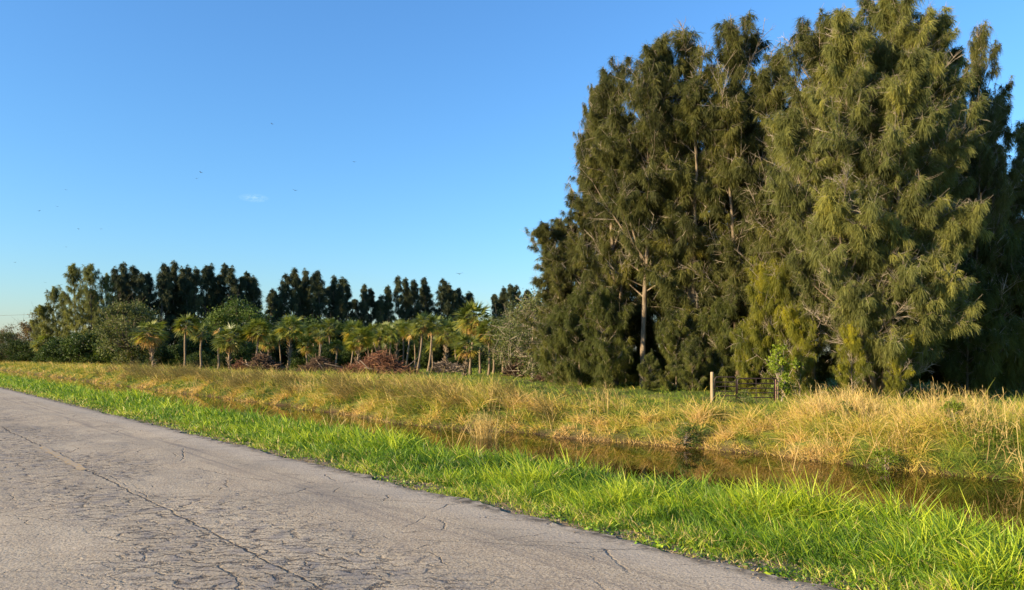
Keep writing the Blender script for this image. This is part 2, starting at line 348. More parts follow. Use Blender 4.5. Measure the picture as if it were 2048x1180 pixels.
edge = np.isclose(V[:, 1], -4.88); V[edge, 1] += -.045*sn(V[edge, 0], 0*V[edge, 0], 2.3, 1)-.03*sn(V[edge, 0], 0*V[edge, 0], 7.1, 2)-rr.uniform(-.02, .02, edge.sum())
n0 = len(V); low = V[edge].copy(); low[:, 2] -= .12; low[:, 1] -= .01; ei = np.where(edge)[0]; top2 = V[edge].copy(); low = np.concatenate([top2, low])
ne = len(ei); kk = np.arange(ne-1)+n0; Q2 = np.stack([kk, kk+ne, kk+ne+1, kk+1], -1)
ro = link(mesh('road', np.concatenate([V, low]), np.concatenate([Q, Q2]), road_mat(), smooth=True), 'road'); ro.rotation_euler.z = ROT_U
tag(ro, 'cracked grey asphalt country road running off to the left', kind='structure')
# worn yellow centre dash
m, t, p, o = new_mat('worn_yellow_paint')
tc = t.nodes.new('ShaderNodeTexCoord'); n = t.nodes.new('ShaderNodeTexNoise'); n.inputs['Scale'].default_value = 16; n.inputs['Detail'].default_value = 7
t.links.new(tc.outputs['Object'], n.inputs['Vector']); rp = ramp(t, [(.46, (.30, .25, .19)), (.62, (.44, .28, .09))]); t.links.new(n.outputs['Fac'], rp.inputs[0])
t.links.new(rp.outputs[0], p.inputs['Base Color']); p.inputs['Roughness'].default_value = .85
us = np.arange(11.2, 14.3, .15)
V, Q = grid(us, np.array([2.30, 2.35, 2.40]), lambda u, v: 0.006+0.012*sn(u, v, .8, 5))
V[:, 1] += .012*np.sin(V[:, 0]*9)
mk = link(mesh('road_marking', V, Q, m), 'road_marking'); mk.rotation_euler.z = ROT_U
tag(mk, 'faded yellow centre dash on the cracked asphalt', kind='structure')
us = np.linspace(-60, 3000, 4); V, Q = grid(us, np.array([6.5, 14, 21.5]), lambda u, v: u*0+WATER_Z)
wo = link(mesh('water', V, Q, water_mat()), 'water'); wo.rotation_euler.z = ROT_U
tag(wo, 'still brown canal water between the two grassy banks', kind='structure')

# ------------------------------------------------------------------ grass
def sample(rng, n, u0, u1, v0, v1, dmin, power=1.6, tan=.82):
    """points in a (u, v) strip, denser near the camera, kept to about what the camera can see"""
    out = []; got = 0
    while got < n:
        k = 400000; u = rng.uniform(u0, u1, k); v = rng.uniform(v0, v1, k); x, y = uv2xy(u, v)
        keep = (y > 2.5) & (np.abs(x) < y*tan+1.5) & (rng.random(k) < (dmin/np.maximum(y, dmin))**power)
        out.append(np.stack([u[keep], v[keep]], 1)); got += keep.sum()
    a = np.concatenate(out)[:n]; return a[:, 0], a[:, 1]
def blade_field(rng, u, v, h, w, lean, droop, tint, segs=3, wind=(-.25, 0.)):
    x, y = uv2xy(u, v); N = len(u); B = np.stack([x, y, gz(u, v)-.02], 1)
    az = rng.uniform(0, 6.283, N); l = np.abs(rng.normal(0, lean, N))
    D = np.stack([np.cos(az)*l+wind[0]*rng.random(N), np.sin(az)*l+wind[1], np.ones(N)], 1); D = nrm(D)
    # ribbons turned roughly towards any viewer: random azimuth in plan
    a2 = rng.uniform(0, 6.283, N); side = np.stack([np.cos(a2), np.sin(a2), 0*a2], 1)
    side = nrm(side-D*(side*D).sum(1, keepdims=True))
    # droop acts outward too
    V, Q, T = ribbons(rng, B, D, h, w, np.zeros(N), segs, tint, side)
    s = np.repeat(np.linspace(0, 1, segs+1), 2); Vr = V.reshape(N, -1, 3)
    hx = nrm(D*[1, 1, 0]+1e-6); dr = (droop*h)[:, None]*s[None]**2.2
    Vr = Vr+hx[:, None]*(dr*.75)[..., None]; Vr[..., 2] -= dr*.62
    return Vr.reshape(-1, 3), Q, T
rng = np.random.default_rng(11)
# verge: lush green, low and patchy by the asphalt, tall on the crest
parts = []
u, v = sample(rng, 260000, -8, 150, 4.80, 9.3, 4.5, 1.75)
n_ = near_line(u); clump = sn(u, v, 3.2, 7); patch = sn(u, v, .9, 12)
keep = (v < n_+.1) & ((v > 5.35+.25*sn(u, v, 1.6, 9)) | (rng.random(len(u)) < .22+.3*(sn(u, v, 2.6, 3) > .1)))
u, v, clump, patch, n_ = u[keep], v[keep], clump[keep], patch[keep], n_[keep]
t_ = np.clip((v-5.0)/2.6, 0, 1)
h = (.055+.40*t_**.8)*(1+.28*clump)*rng.uniform(.45, 1.2, len(u))*(1+.15*patch)
x, y = uv2xy(u, v); w = (.007+.007*t_)*rng.uniform(.6, 1.4, len(u))*np.clip(y/8, 1, 3.2)
tint = np.clip(.48+.16*clump+.20*patch+rng.normal(0, .22, len(u)), 0.0, .85)
dry = rng.random(len(u)) < np.where(v < 5.6, .28, .045); tint[dry] = rng.uniform(.86, 1, dry.sum())
parts.append(blade_field(rng, u, v, h, w, .45, rng.uniform(.1, .75, len(u)), tint, 3))
stuff('grass', parts, M['grass'], 'lush bright green grass on the road verge above the canal', 'grass')
u, v = sample(rng, 2200, -3, 45, 4.78, 6.4, 4.5, 1.8); k = 9
keep = sn(u, v, 2.1, 15) > -.25; u, v = u[keep], v[keep]; x, y = uv2xy(u, v)
C = np.repeat(np.stack([x, y, gz(u, v)+.015], 1), k, 0)+rng.normal(0, 1, (len(u)*k, 3))*[.05, .05, .012]; C[:, 2] = np.abs(C[:, 2]-np.repeat(gz(u, v), k))+np.repeat(gz(u, v), k)+.004
stuff('ground_weeds', [leaves(rng, C, .035, np.clip(np.repeat(rng.uniform(.0, .6, len(u))+.4*(rng.random(len(u)) < .25), k)+rng.normal(0, .1, len(C)), 0, .95))], M['grass'], 'low creeping weeds and leaf litter along the asphalt edge', 'weeds')
u, v = sample(rng, 5200, -4, 30, 4.2, 5.9, 4.3, 2.2); v = 4.86+(v-4.2)**1.6*.42-.25*rng.random(len(v))**6+.05; N_ = len(u); x, y = uv2xy(u, v)
zb = np.where(v < 4.8, .004, gz(u, v)); c = np.stack([x, y, zb+.004], 1); r_ = rng.uniform(.003, .008, N_)*(1+(rng.random(N_) > .95))
dv = nrm(rng.normal(0, 1, (N_, 3)))*[1, 1, .5]
stuff('gravel', [prisms(c-dv*r_[:, None], c+dv*r_[:, None], r_*.8, r_*.65, 5)], M['stone'], 'loose sandy gravel and asphalt crumbs along the road edge', 'gravel')
# far bank: tall straw and green mixture
parts = []
u, v = sample(rng, 420000, -6, 170, 15.0, 25.5, 15, 1.45)
f_ = far_line(u); keep = (v > f_-.15); u, v, f_ = u[keep], v[keep], f_[keep]
pa = sn(u, v, .55, 21); pb = sn(u, v, 1.5, 23); pc = sn(u, v, 3.2, 24); x, y = uv2xy(u, v)
right = np.clip((x/y-.30)/.18, 0, 1)
open_ = np.clip((.21-np.abs(x/y-.19))/.06, 0, 1)*np.clip((v-f_-2.0)/1.2, 0, 1)   # mown, trodden ground before the gate
keep = (rng.random(len(u)) < 1-.55*open_) & (pc+.5*sn(u, v, 5.5, 41) > -.95+.75*rng.random(len(u)))
u, v, f_, pa, pb, pc, x, y, right, open_ = [q[keep] for q in (u, v, f_, pa, pb, pc, x, y, right, open_)]
edge_t = np.clip((v-f_)/1.2, 0, 1)
cl = sn(u, v, 5.5, 41)
h = (.20+.30*edge_t+.22*right)*(1+.42*pb+.35*pc+.3*cl)*rng.uniform(.45, 1.25, len(u)); h = np.clip(h, .07, 1.2)*(1-.55*open_)
mid_ = np.exp(-((x/y+.17)/.17)**2); h = h+.34*mid_*edge_t*rng.uniform(.35, 1.3, len(u))*(1+.5*pc)
w = .012*rng.uniform(.6, 1.5, len(u))*np.clip(y/22, .8, 3)
strawness = .46+.26*pa+.38*pb+.22*pc+.12*cl+.03*right-.13*np.clip((u-20)/12, 0, 1)-.10*right-.30*open_+.25*np.clip(1-(v-f_)/.7, 0, 1)-.12*np.clip((v-f_-4)/3, 0, 1)
tint = np.clip(strawness+rng.normal(0, .17, len(u)), 0, 1)
parts.append(blade_field(rng, u, v, h, w, .8, rng.uniform(.1, 1.1, len(u)), tint, 3))
stuff('tall_grass', parts, M['tall'], 'tall straw and green grass covering the far canal bank', 'grass')
# field beyond the bank
parts = []
u, v = sample(rng, 120000, -5, 260, 21, 80, 28, 1.1)
f_ = far_line(u); keep = v > f_+4; u, v = u[keep], v[keep]; x, y = uv2xy(u, v)
pa = sn(u, v, .35, 31); pb = sn(u, v, 1.3, 33)
h = .26*(1+.4*pb)*rng.uniform(.5, 1.3, len(u)); w = .02*np.clip(y/30, .8, 4)*rng.uniform(.6, 1.4, len(u))
tint = np.clip(.26+.14*pa+rng.normal(0, .16, len(u)), 0, 1)
parts.append(blade_field(rng, u, v, h, w, .5, rng.uniform(.1, .8, len(u)), tint, 2))
stuff('field_grass', parts, M['tall'], 'shorter green grass of the field between bank and trees', 'grass')
# feathery reeds leaning to the left on the middle of the bank, dry stalks at the water and on the right crest
def stalks(name, mat, centres, per, hgt, spread, leanx, feather, label, cat, rng, w=.014, kind='stuff', group=None):
    Bs, Ds, Hs, Ts = [], [], [], []
    for (cx, cy) in centres:
        n = rng.integers(int(per*.6), int(per*1.4)+1); r = np.abs(rng.normal(0, spread, n)); a = rng.uniform(0, 6.283, n)
        x = cx+r*np.cos(a); y = cy+r*np.sin(a); z = np.maximum(G(x, y), WATER_Z-.25)
        Bs.append(np.stack([x, y, z-.03], 1))
        Ds.append(np.stack([rng.normal(leanx, .22, n)+.35*(x-cx), rng.normal(0, .22, n)+.35*(y-cy), np.ones(n)], 1))
        Hs.append(hgt*rng.uniform(.55, 1.15, n)*rng.uniform(.8, 1.15)); Ts.append(np.clip(rng.normal(rng.uniform(.3, .7), .18, n), 0, 1))
    B = np.concatenate(Bs); D = nrm(np.concatenate(Ds)); H = np.concatenate(Hs); T = np.concatenate(Ts); N = len(B)
    a2 = rng.uniform(0, 6.283, N); side = nrm(np.cross(D, np.stack([np.cos(a2), np.sin(a2), 0*a2], 1)))
    dr = rng.uniform(.05, .35, N)
    parts = [ribbons(rng, B, D, H, np.full(N, w), dr, 4, T, side, tip=.3, mid=.3)]
    if feather:
        k = feather; s = rng.uniform(.45, 1, (N, k)); pos = B[:, None]+D[:, None]*(H[:, None]*s)[..., None]
        pos[..., 2] -= (dr*H)[:, None]*s**2
        d2 = nrm(D[:, None]*1.1+rng.normal(0, .45, (N, k, 3))); m_ = N*k
        parts.append(ribbons(rng, pos.reshape(-1, 3), d2.reshape(-1, 3), rng.uniform(.1, .26, m_), np.full(m_, w*.8), rng.uniform(.1, .5, m_), 2, np.repeat(T, k)+rng.normal(0, .1, m_)))
    o = link(mesh(name, *joinVQ(parts)[:2], mat, joinVQ(parts)[2]), name)
    return tag(o, label, cat, group, kind)
def uvc(rng, n, u0, u1, off0, off1):
    u = rng.uniform(u0, u1, n); v = far_line(u)+rng.uniform(off0, off1, n); x, y = uv2xy(u, v); k = (x/y < .15) | (x/y > .385); return list(zip(x[k], y[k]))
stalks('feathery_reeds', M['reed'], uvc(rng, 135, 17, 75, .3, 3.6), 30, 1.45, .3, -.6, 12, 'feathery olive brown reeds leaning left on the middle of the far bank', 'reeds', rng, .012)
stalks('dry_stalks', M['straw'], uvc(rng, 85, 0, 16, -.1, 5.5)+uvc(rng, 30, 14, 60, -.1, 3.5), 14, 1.1, .22, -.08, 3, 'pale dry stalks standing up out of the bank grass', 'dry stalks', rng, .017)
stalks('water_reeds', M['straw'], [(P(px, d)[0], P(px, d)[1]) for px, d in ((655, 27), (668, 24.5), (700, 26), (715, 23.5), (742, 24), (770, 25.2), (905, 21.5), (760, 22.5), (590, 31), (690, 29), (1580, 17.0))], 9, 1.25, .22, .02, 0, 'thin dry reeds standing in the canal water', 'reeds', rng, .014)

# ------------------------------------------------------------------ trees: casuarinas
UPV = np.array([0, 0, 1.])
def cas_leader(rng, base, top, Rc, nprim, nsec, npos, nneed, nl, nw, t0, sky_gap=0., deadf=.07, ntw=2, tstart=.2, girth=1., twigs=True):
    base = np.asarray(base, float); top = np.asarray(top, float); H = np.linalg.norm(top-base)
    s = np.linspace(0, 1, 10); tr = base+(top-base)*s[:, None]
    tr[:, :2] += (rng.normal(0, .018*H, (10, 2)).cumsum(0)*.45)*s[:, None]
    rad = (.0095*H*girth)*(1-s)**.8+.012
    wood = [tube(tr, rad, 8)]; foli = []; tw = []
    # main limbs
    k = np.arange(nprim); t = t0+(.965-t0)*((k+rng.random(nprim))/nprim)
    az = k*2.39996+rng.normal(0, .45, nprim)
    el = R(1)*(24+42*t+rng.normal(0, 8, nprim))
    prof = np.interp(t, [0, .12, .28, .55, .8, 1.], [.55, .85, 1., .86, .52, .14])
    ln_ = Rc*prof/np.cos(np.clip(el, 0, 1.0))*rng.uniform(.62, 1.12, nprim)
    S = np.stack([np.interp(t, s, tr[:, j]) for j in range(3)], 1)
    D = np.stack([np.cos(az)*np.cos(el), np.sin(az)*np.cos(el), np.sin(el)], 1)
    q = np.linspace(0, 1, 6); wob = rng.normal(0, .05, (nprim, 6, 3)).cumsum(1)*ln_[:, None, None]*.35
    pts = S[:, None]+D[:, None]*(ln_[:, None]*q)[..., None]+wob*q[None, :, None]
    pts[..., 2] += (rng.uniform(-.02, .24, nprim)*ln_)[:, None]*q**2
    r0 = np.minimum(.010+.011*ln_*girth, np.interp(t, s, rad)*.8)
    for j in range(5):
        wood.append(prisms(pts[:, j], pts[:, j+1], r0*(1-.17*j), r0*(1-.17*(j+1)), 5))
    # secondary twigs
    a = rng.uniform(.18, 1., (nprim, nsec)); idx = a*5; i0 = np.minimum(idx.astype(int), 4); fr = idx-i0
    ii = np.arange(nprim)[:, None]
    p0 = pts[ii, i0]*(1-fr[..., None])+pts[ii, i0+1]*fr[..., None]
    tang = nrm(pts[ii, i0+1]-pts[ii, i0])
    d2 = nrm(tang*.7+rng.normal(0, .52, (nprim, nsec, 3))+UPV*.38)
    l2 = (ln_[:, None]*.26*(1.15-.55*a)*rng.uniform(.6, 1.35, (nprim, nsec))+.28)
    p0 = p0.reshape(-1, 3); d2 = d2.reshape(-1, 3); l2 = l2.ravel(); limb = np.repeat(np.arange(nprim), nsec)
    # the leader's own tip carries twigs too
    nt_ = max(8, nsec*2); tt = rng.uniform(.82, 1., nt_); pt = np.stack([np.interp(tt, s, tr[:, j]) for j in range(3)], 1)
    p0 = np.concatenate([p0, pt]); d2 = np.concatenate([d2, nrm(rng.normal(0, .5, (nt_, 3))+UPV*1.0)]); l2 = np.concatenate([l2, rng.uniform(.35, .8, nt_)*min(1, Rc/2)]); limb = np.concatenate([limb, np.full(nt_, nprim)])
    if twigs:
        tw.append(prisms(p0, p0+d2*(l2*.95)[:, None], .016, .005, 3))
        n2 = len(p0); f = rng.uniform(.2, .9, (n2, ntw)); b = p0[:, None]+d2[:, None]*(l2[:, None]*f)[..., None]
        dd = nrm(d2[:, None]+rng.normal(0, .6, (n2, ntw, 3)))
        tw.append(prisms(b.reshape(-1, 3), (b+dd*(l2[:, None]*rng.uniform(.3, .75, (n2, ntw)))[..., None]).reshape(-1, 3), .008, .004, 3))
    # needle sprays: fox-tail plumes that hang from the twigs
    dead = rng.random(nprim+1) < deadf; dead[-1] = False; live = ~dead[limb]
    if sky_gap > 0: live &= rng.random(len(p0)) > sky_gap
    p0, d2, l2, limb = p0[live], d2[live], l2[live], limb[live]
    n2 = len(p0); f = rng.uniform(.1, 1.05, (n2, npos)); b = p0[:, None]+d2[:, None]*(l2[:, None]*f)[..., None]+rng.normal(0, .05, (n2, npos, 3))
    b[..., 2] -= .06*l2[:, None]*f
    b = np.repeat(b[:, :, None], nneed, 2); m_ = n2*npos*nneed
    dn = nrm(np.repeat(d2, npos*nneed, 0)*.55+rng.normal(0, .34, (m_, 3))-UPV*.78)
    limbt = rng.normal(0, .15, nprim+1)[limb]; twt = limbt+rng.normal(0, .11, n2)
    tint = np.clip(.42+np.repeat(twt, npos*nneed)+rng.normal(0, .1, m_), 0, 1)
    foli.append(ribbons(rng, b.reshape(-1, 3), dn, nl*np.repeat(rng.uniform(.6, 1.5, n2), npos*nneed)*rng.uniform(.6, 1.3, m_), nw*rng.uniform(.7, 1.3, m_), rng.uniform(.15, .6, m_), 2, tint, tip=.35, mid=.5))
    return wood, tw, foli
def cas_proto(name, seed, leaders, mats, **kw):
    rng = np.random.default_rng(seed); wood, tw, fo = [], [], []
    for ld in leaders:
        b, tp, Rc, npm = ld; w_, t_, f_ = cas_leader(rng, b, tp, Rc, npm, **kw)
        wood += w_; tw += t_; fo += f_
    a = joinVQ(wood); c = joinVQ(fo); nw_ = len(a[1])
    if tw:
        b = joinVQ(tw); me = mesh(name+'_wood', np.concatenate([a[0], b[0]]), np.concatenate([a[1], b[1]+len(a[0])]), mats[1], smooth=True)
        me.materials.append(M['twig']); mi = np.zeros(nw_+len(b[1]), np.int32); mi[nw_:] = 1; me.polygons.foreach_set('material_index', mi)
    else: me = mesh(name+'_wood', a[0], a[1], mats[1], smooth=True)
    return {'trunk': me, 'foliage': mesh(name+'_foliage', c[0], c[1], mats[0], c[2])}
def plant(pr, name, loc, rz, scale, label, cat, group):
    o = empty(name, loc, rz, scale); tag(o, label, cat, group)
    for k, me in pr.items(): link(me, k, o)
    return o
near = dict(nsec=14, npos=12, nneed=14, nl=.28, nw=.018, t0=.08)
PN = [cas_proto('casuarina_a', 1, [((0, 0, 0), (.3, .2, 18), 3.1, 44), ((.1, 0, 2.5), (1.9, .6, 15.2), 2.1, 22), ((-.1, 0, 3), (-1.8, -.8, 13.6), 2.0, 20)], (M['cas_b'], M['bark']), sky_gap=.22, **near),
      cas_proto('casuarina_b', 2, [((0, 0, 0), (-.4, .5, 17.5), 2.7, 32), ((.2, 0, 1.5), (2.0, -.5, 15.5), 2.2, 24), ((-.2, 0, 2.5), (-2.2, -.6, 14.0), 2.0, 20)], (M['cas_b'], M['bark']), sky_gap=.22, **near),
      cas_proto('casuarina_c', 3, [((0, 0, 0), (.5, -.3, 18), 3.0, 36), ((0, 0, 2.), (-2.3, .6, 13.5), 2.2, 24), ((0, 0, 3.), (1.9, -.9, 14.8), 2.0, 20)], (M['cas_b'], M['bark']), sky_gap=.24, **near)]
bare = dict(near); bare.update(t0=.27, girth=.85, deadf=0.)
PN.append(cas_proto('casuarina_d', 4, [((0, 0, 0), (-.3, .2, 18), 3.3, 50), ((0, 0, 6.5), (-2.0, .5, 15.0), 2.2, 24), ((0, 0, 7), (1.9, .2, 14.0), 2.2, 20)], (M['cas_b'], M['bark']), sky_gap=.1, **bare))
big = dict(nsec=16, npos=12, nneed=14, nl=.28, nw=.017, t0=.04, deadf=.12, ntw=4)
BIG = cas_proto('big_casuarina', 7, [
    ((0, 0, 0), (.8, 0, 18.2), 3.0, 42), ((-.3, -.2, .8), (-2.4, -1.0, 16.2), 2.8, 38), ((.3, -.2, .6), (2.7, -.5, 17.2), 2.5, 36), ((.1, .2, 2), (1.7, 1.3, 17.5), 2.5, 28), ((-.1, .2, 2), (-1.1, .9, 17.4), 2.5, 28), ((.2, .2, 2), (3.9, .7, 15.9), 2.0, 24),
    ((-.5, -.1, .6), (-4.4, -.3, 12.6), 2.4, 32), ((.5, .1, .6), (4.1, .5, 13.2), 2.0, 30), ((0, -.5, .6), (.3, -2.6, 14.2), 2.3, 30),
    ((0, .4, .8), (-.8, 2.2, 15.5), 2.4, 26), ((-.3, -.4, .4), (-3.2, -2.4, 8.8), 2.4, 26), ((.4, -.4, .4), (3.0, -2.2, 7.8), 2.2, 26)],
    (M['cas'], M['bark']), sky_gap=.05, **big)
yg = dict(nsec=12, npos=10, nneed=13, nl=.30, nw=.018, t0=.02)
PY = [cas_proto('young_a', 21, [((0, 0, 0), (.1, 0, 6), 2.0, 26)], (M['cas_deep'], M['bark']), **yg),
      cas_proto('young_b', 22, [((0, 0, 0), (-.3, .2, 6), 1.7, 22), ((.2, 0, 0), (1.4, -.2, 4.4), 1.4, 16)], (M['cas_deep'], M['bark']), **yg)]
PYB = cas_proto('young_bright', 23, [((0, 0, 0), (.1, 0, 6), 1.9, 26)], (M['cas_young'], M['bark']), **yg)

CG = 'tall casuarinas of the right-hand stand'
def cas(px, d, top_y, i, rz, wid, label, group=CG, protos=PN, h0=18.0, name='casuarina_tree'):
    loc = P(px, d); h = (HZ-top_y)/F*d+EYE-loc[2]; s = h/h0
    return plant(protos[i], name, loc, R(rz), (s*wid, s*wid, s), label, 'casuarina tree', group)
cas(1160, 47.0, 350, 2, 20, 1.25, 'short wide casuarina at the left edge of the right-hand stand, low against the blue sky')
cas(1212, 46.5, 192, 3, 0, .6, 'casuarina with feathery left edge rising behind the short wide one')
cas(1128, 47.5, 445, 0, 50, 1.5, 'lowest casuarina at the outer left of the stand, wide and feathery')
cas(1232, 45.0, 160, 0, 100, 1.0, 'casuarina with loose open crown, second in from the left edge of the tall stand')
cas(1285, 42.5, 128, 3, 160, 1.05, 'casuarina with a pale bare lower trunk lit by the sun, third of the stand')
cas(1385, 42.0, 86, 2, 290, 1.12, 'casuarina fourth from the left edge of the tall stand, branched twin top')
cas(1475, 41.0, 56, 0, 40, 1.08, 'casuarina with the tallest narrow spire left of the big broad tree')
cas(1552, 39.5, 92, 1, 150, 1.05, 'casuarina half hidden between the narrow spire and the big broad tree')
cas(1622, 36.5, 66, 0, 250, 1.05, 'casuarina top rising just behind the left shoulder of the big broad tree')
o = plant(BIG, 'casuarina_tree', P(1755, 32.5), R(0), (.98, .98, (702/F*32.5+1.95)/17.9), 'biggest and broadest casuarina, sunlit pale branches, right of the metal gate', 'casuarina tree', CG)
cas(1948, 36.5, 66, 2, 80, .62, 'casuarina with a pale wispy top against the sky right of the big broad tree')
cas(1988, 38, 212, 0, 190, .95, 'shaded dark casuarina directly right of the big broad tree')
cas(2050, 39.0, 262, 2, 300, .9, 'dark casuarina cut by the right edge of the photo')
cas(2120, 40, 330, 0, 10, .9, 'dark casuarina whose branches reach in at the right edge')
BG_ = 'casuarinas in the second row behind the tall stand'
for k, (px, d, ty, i, rz) in enumerate(((1255, 52, 330, 1, 10), (1345, 50, 250, 0, 70), (1435, 49, 200, 2, 130), (1520, 47, 260, 0, 200), (1600, 45, 220, 1, 260), (1900, 42, 240, 2, 320))):
    cas(px, d, ty, i, rz, 1.0, ['casuarina behind the pale bare trunk, in the second row at the left', 'second-row casuarina seen through the gap right of the pale bare trunk',
        'second-row casuarina behind the tallest narrow spire', 'second-row casuarina above the yellow-green young tree', 'second-row casuarina behind the left side of the big broad tree',
        'second-row casuarina in deep shade behind the right side of the big broad tree'][k], BG_)
YG = 'young casuarinas filling the foot of the right-hand stand'
yl = ['young casuarina at the far left foot of the stand, beside the sparse grey-branched tree', 'young casuarina second from the left at the foot of the stand', 'dense young casuarina just left of the pale bare trunk',
      'young casuarina hiding the foot of the pale bare trunk', 'young casuarina right of the pale bare trunk, standing forward', 'young casuarina in the dark gap midway between pale trunk and wooden post',
      'low young casuarina behind the grass left of the wooden gate post', 'young casuarina directly behind the wooden gate post', 'young casuarina behind the big tree skirt on the right, in shade',
      'tall shaded young casuarina at the dark right side of the stand', 'dark young casuarina low at the right edge of the photo']
for k, (px, d, ty, i, rz) in enumerate(((1112, 44.5, 640, 0, 0), (1160, 43.5, 590, 1, 60), (1212, 42.0, 600, 0, 120), (1300, 38.5, 712, 1, 200), (1352, 40, 640, 0, 250),
        (1390, 41, 620, 1, 300), (1385, 38, 690, 0, 30), (1445, 39, 610, 1, 90), (1935, 35.5, 560, 0, 140), (1990, 36.0, 470, 1, 200), (2045, 36, 520, 0, 30))):
    loc = P(px, d); h = (HZ-ty)/F*d+EYE-loc[2]; s = h/6.0
    plant(PY[i], 'young_casuarina', loc, R(rz), (min(s, 1.25)*.95, min(s, 1.25)*.95, s), yl[k], 'young tree', YG)
for px, d, ty, rz, lb in ((1492, 35.5, 655, 0, 'small bright yellow-green young casuarina just behind the narrow gate'), (1540, 34.5, 560, 80, 'taller yellow-green young casuarina behind the leafy bush by the gate'),
                          (1600, 32.5, 640, 160, 'fresh green young casuarina at the left foot of the big broad tree'),
                          (1705, 30.8, 672, 220, 'low green young casuarina hiding the trunk foot of the big broad tree'), (1800, 30.6, 690, 300, 'lowest green young casuarina right below the big broad tree')):
    loc = P(px, d); h = (HZ-ty)/F*d+EYE-loc[2]; s = h/6.0
    plant(PYB, 'young_casuarina', loc, R(rz), (min(s, 1.1)*.8, min(s, 1.1)*.8, s), lb, 'young tree', YG)

UG = 'understory casuarinas closing the back of the right-hand stand'
ug = ['behind the far left foot of the stand', 'behind the second low tree from the left', 'in the dark left of the pale bare trunk', 'in the dark right of the pale bare trunk', 'in the shade behind the mid-stand gap', 'behind the wooden gate post, far back',
      'behind the narrow gate, far back', 'behind the wide gate, far back', 'behind the left foot of the big broad tree', 'behind the trunk of the big broad tree', 'in black shade right of the big trunk', 'in black shade at the right edge', 'low in the shade near the right edge']
for k, px in enumerate((1130, 1190, 1250, 1310, 1365, 1420, 1480, 1550, 1630, 1720, 1810, 1900, 2010)):
    d = 50-k*.9; loc = P(px, d); s_ = ((HZ-(575 if k % 2 else 610))/F*d+2)/6
    plant(PY[k % 2], 'young_casuarina', loc, k*1.1, (s_*1.15, s_*1.15, s_), 'shaded young casuarina '+ug[k], 'young tree', UG)

# far rows
farkw = dict(nsec=15, npos=6, nneed=5, nl=.42, nw=.045, t0=.06, twigs=False)
FP = [cas_proto('far_casuarina_a', 31, [((0, 0, 0), (.2, 0, 16), 1.6, 36)], (M['cas_far_shaded'], M['darkbark']), sky_gap=.1, **farkw),
      cas_proto('far_casuarina_b', 32, [((0, 0, 0), (-.4, .1, 16), 1.4, 28), ((.1, 0, 4), (1.4, 0, 14.2), 1.1, 18)], (M['cas_far_shaded'], M['darkbark']), sky_gap=.1, **farkw),
      cas_proto('far_casuarina_c', 33, [((0, 0, 0), (.3, 0, 16), 1.3, 30)], (M['cas_far_shaded'], M['darkbark']), sky_gap=.15, **farkw)]
FL = cas_proto('far_casuarina_lit', 34, [((0, 0, 0), (.2, 0, 16), 2.6, 36), ((0, 0, 2), (-1.8, .2, 12), 1.9, 18)], (M['cas'], M['darkbark']), sky_gap=.15, **farkw)  # lit version: sunlight on the row's left end put into brighter needles
ordn = ['first', 'second', 'third', 'fourth', 'fifth', 'sixth', 'seventh', 'eighth', 'ninth', 'tenth', 'eleventh', 'twelfth', 'thirteenth', 'fourteenth', 'fifteenth', 'sixteenth', 'seventeenth', 'eighteenth', 'nineteenth', 'twentieth', 'twenty-first', 'twenty-second', 'twenty-third']
def far_row(lst, where, group, dz=0):
    r = random.Random(len(lst))
    for k, (px, ty) in enumerate(lst):
        d = 113+(px-150)*.052+r.uniform(-2.5, 2.5)+dz
        loc = P(px, d); h = (HZ-ty)/F*d+EYE-loc[2]; s = h/16.0
        plant(FP[r.randrange(3)], 'casuarina_tree', loc, r.uniform(0, 6.28), (s*r.uniform(.85, 1.15), s*1.1, s),
              'distant casuarina, '+ordn[k]+' from the left '+where, 'casuarina tree', group)
far_row([(232, 533), (252, 527), (268, 532), (284, 548), (299, 546), (318, 528), (330, 540), (343, 524), (358, 533), (373, 530), (386, 534), (407, 533), (427, 528), (446, 529), (469, 532), (491, 545), (508, 552)],
        'in the block left of the first sky gap', 'far casuarinas of the left block')
far_row([(541, 578), (549, 590), (566, 548), (586, 538), (606, 537), (625, 552), (645, 543), (664, 553), (676, 572), (699, 570), (727, 570), (745, 577), (760, 590), (778, 572), (800, 554), (814, 557), (833, 560), (856, 556), (880, 558), (900, 566), (925, 577), (944, 588)],
        'in the block between the two sky gaps', 'far casuarinas of the middle block')
far_row([(992, 590), (1003, 573), (1017, 570), (1036, 572), (1050, 580), (1074, 583), (1090, 580), (1106, 588), (1130, 600)],
        'in the block right of the second sky gap', 'far casuarinas of the right block')
BR = 'second row of far casuarinas closing the background'
rb = random.Random(3)
for k, px in enumerate((240, 285, 330, 375, 420, 465, 500, 560, 600, 640, 680, 725, 770, 815, 860, 900, 935, 1010, 1055, 1095)):
    d = 124+(px-150)*.05; loc = P(px, d); ty = 560+rb.uniform(-8, 12)+(17 if px > 680 else 0); s = ((HZ-ty)/F*d+2)/16
    plant(FP[rb.randrange(3)], 'casuarina_tree', loc, rb.uniform(0, 6), (s*1.7, s*1.5, s), 'casuarina of the shaded back row, '+ordn[k]+' from its left end', 'casuarina tree', BR)
LG = 'sunlit casuarinas at the left end of the tree line'
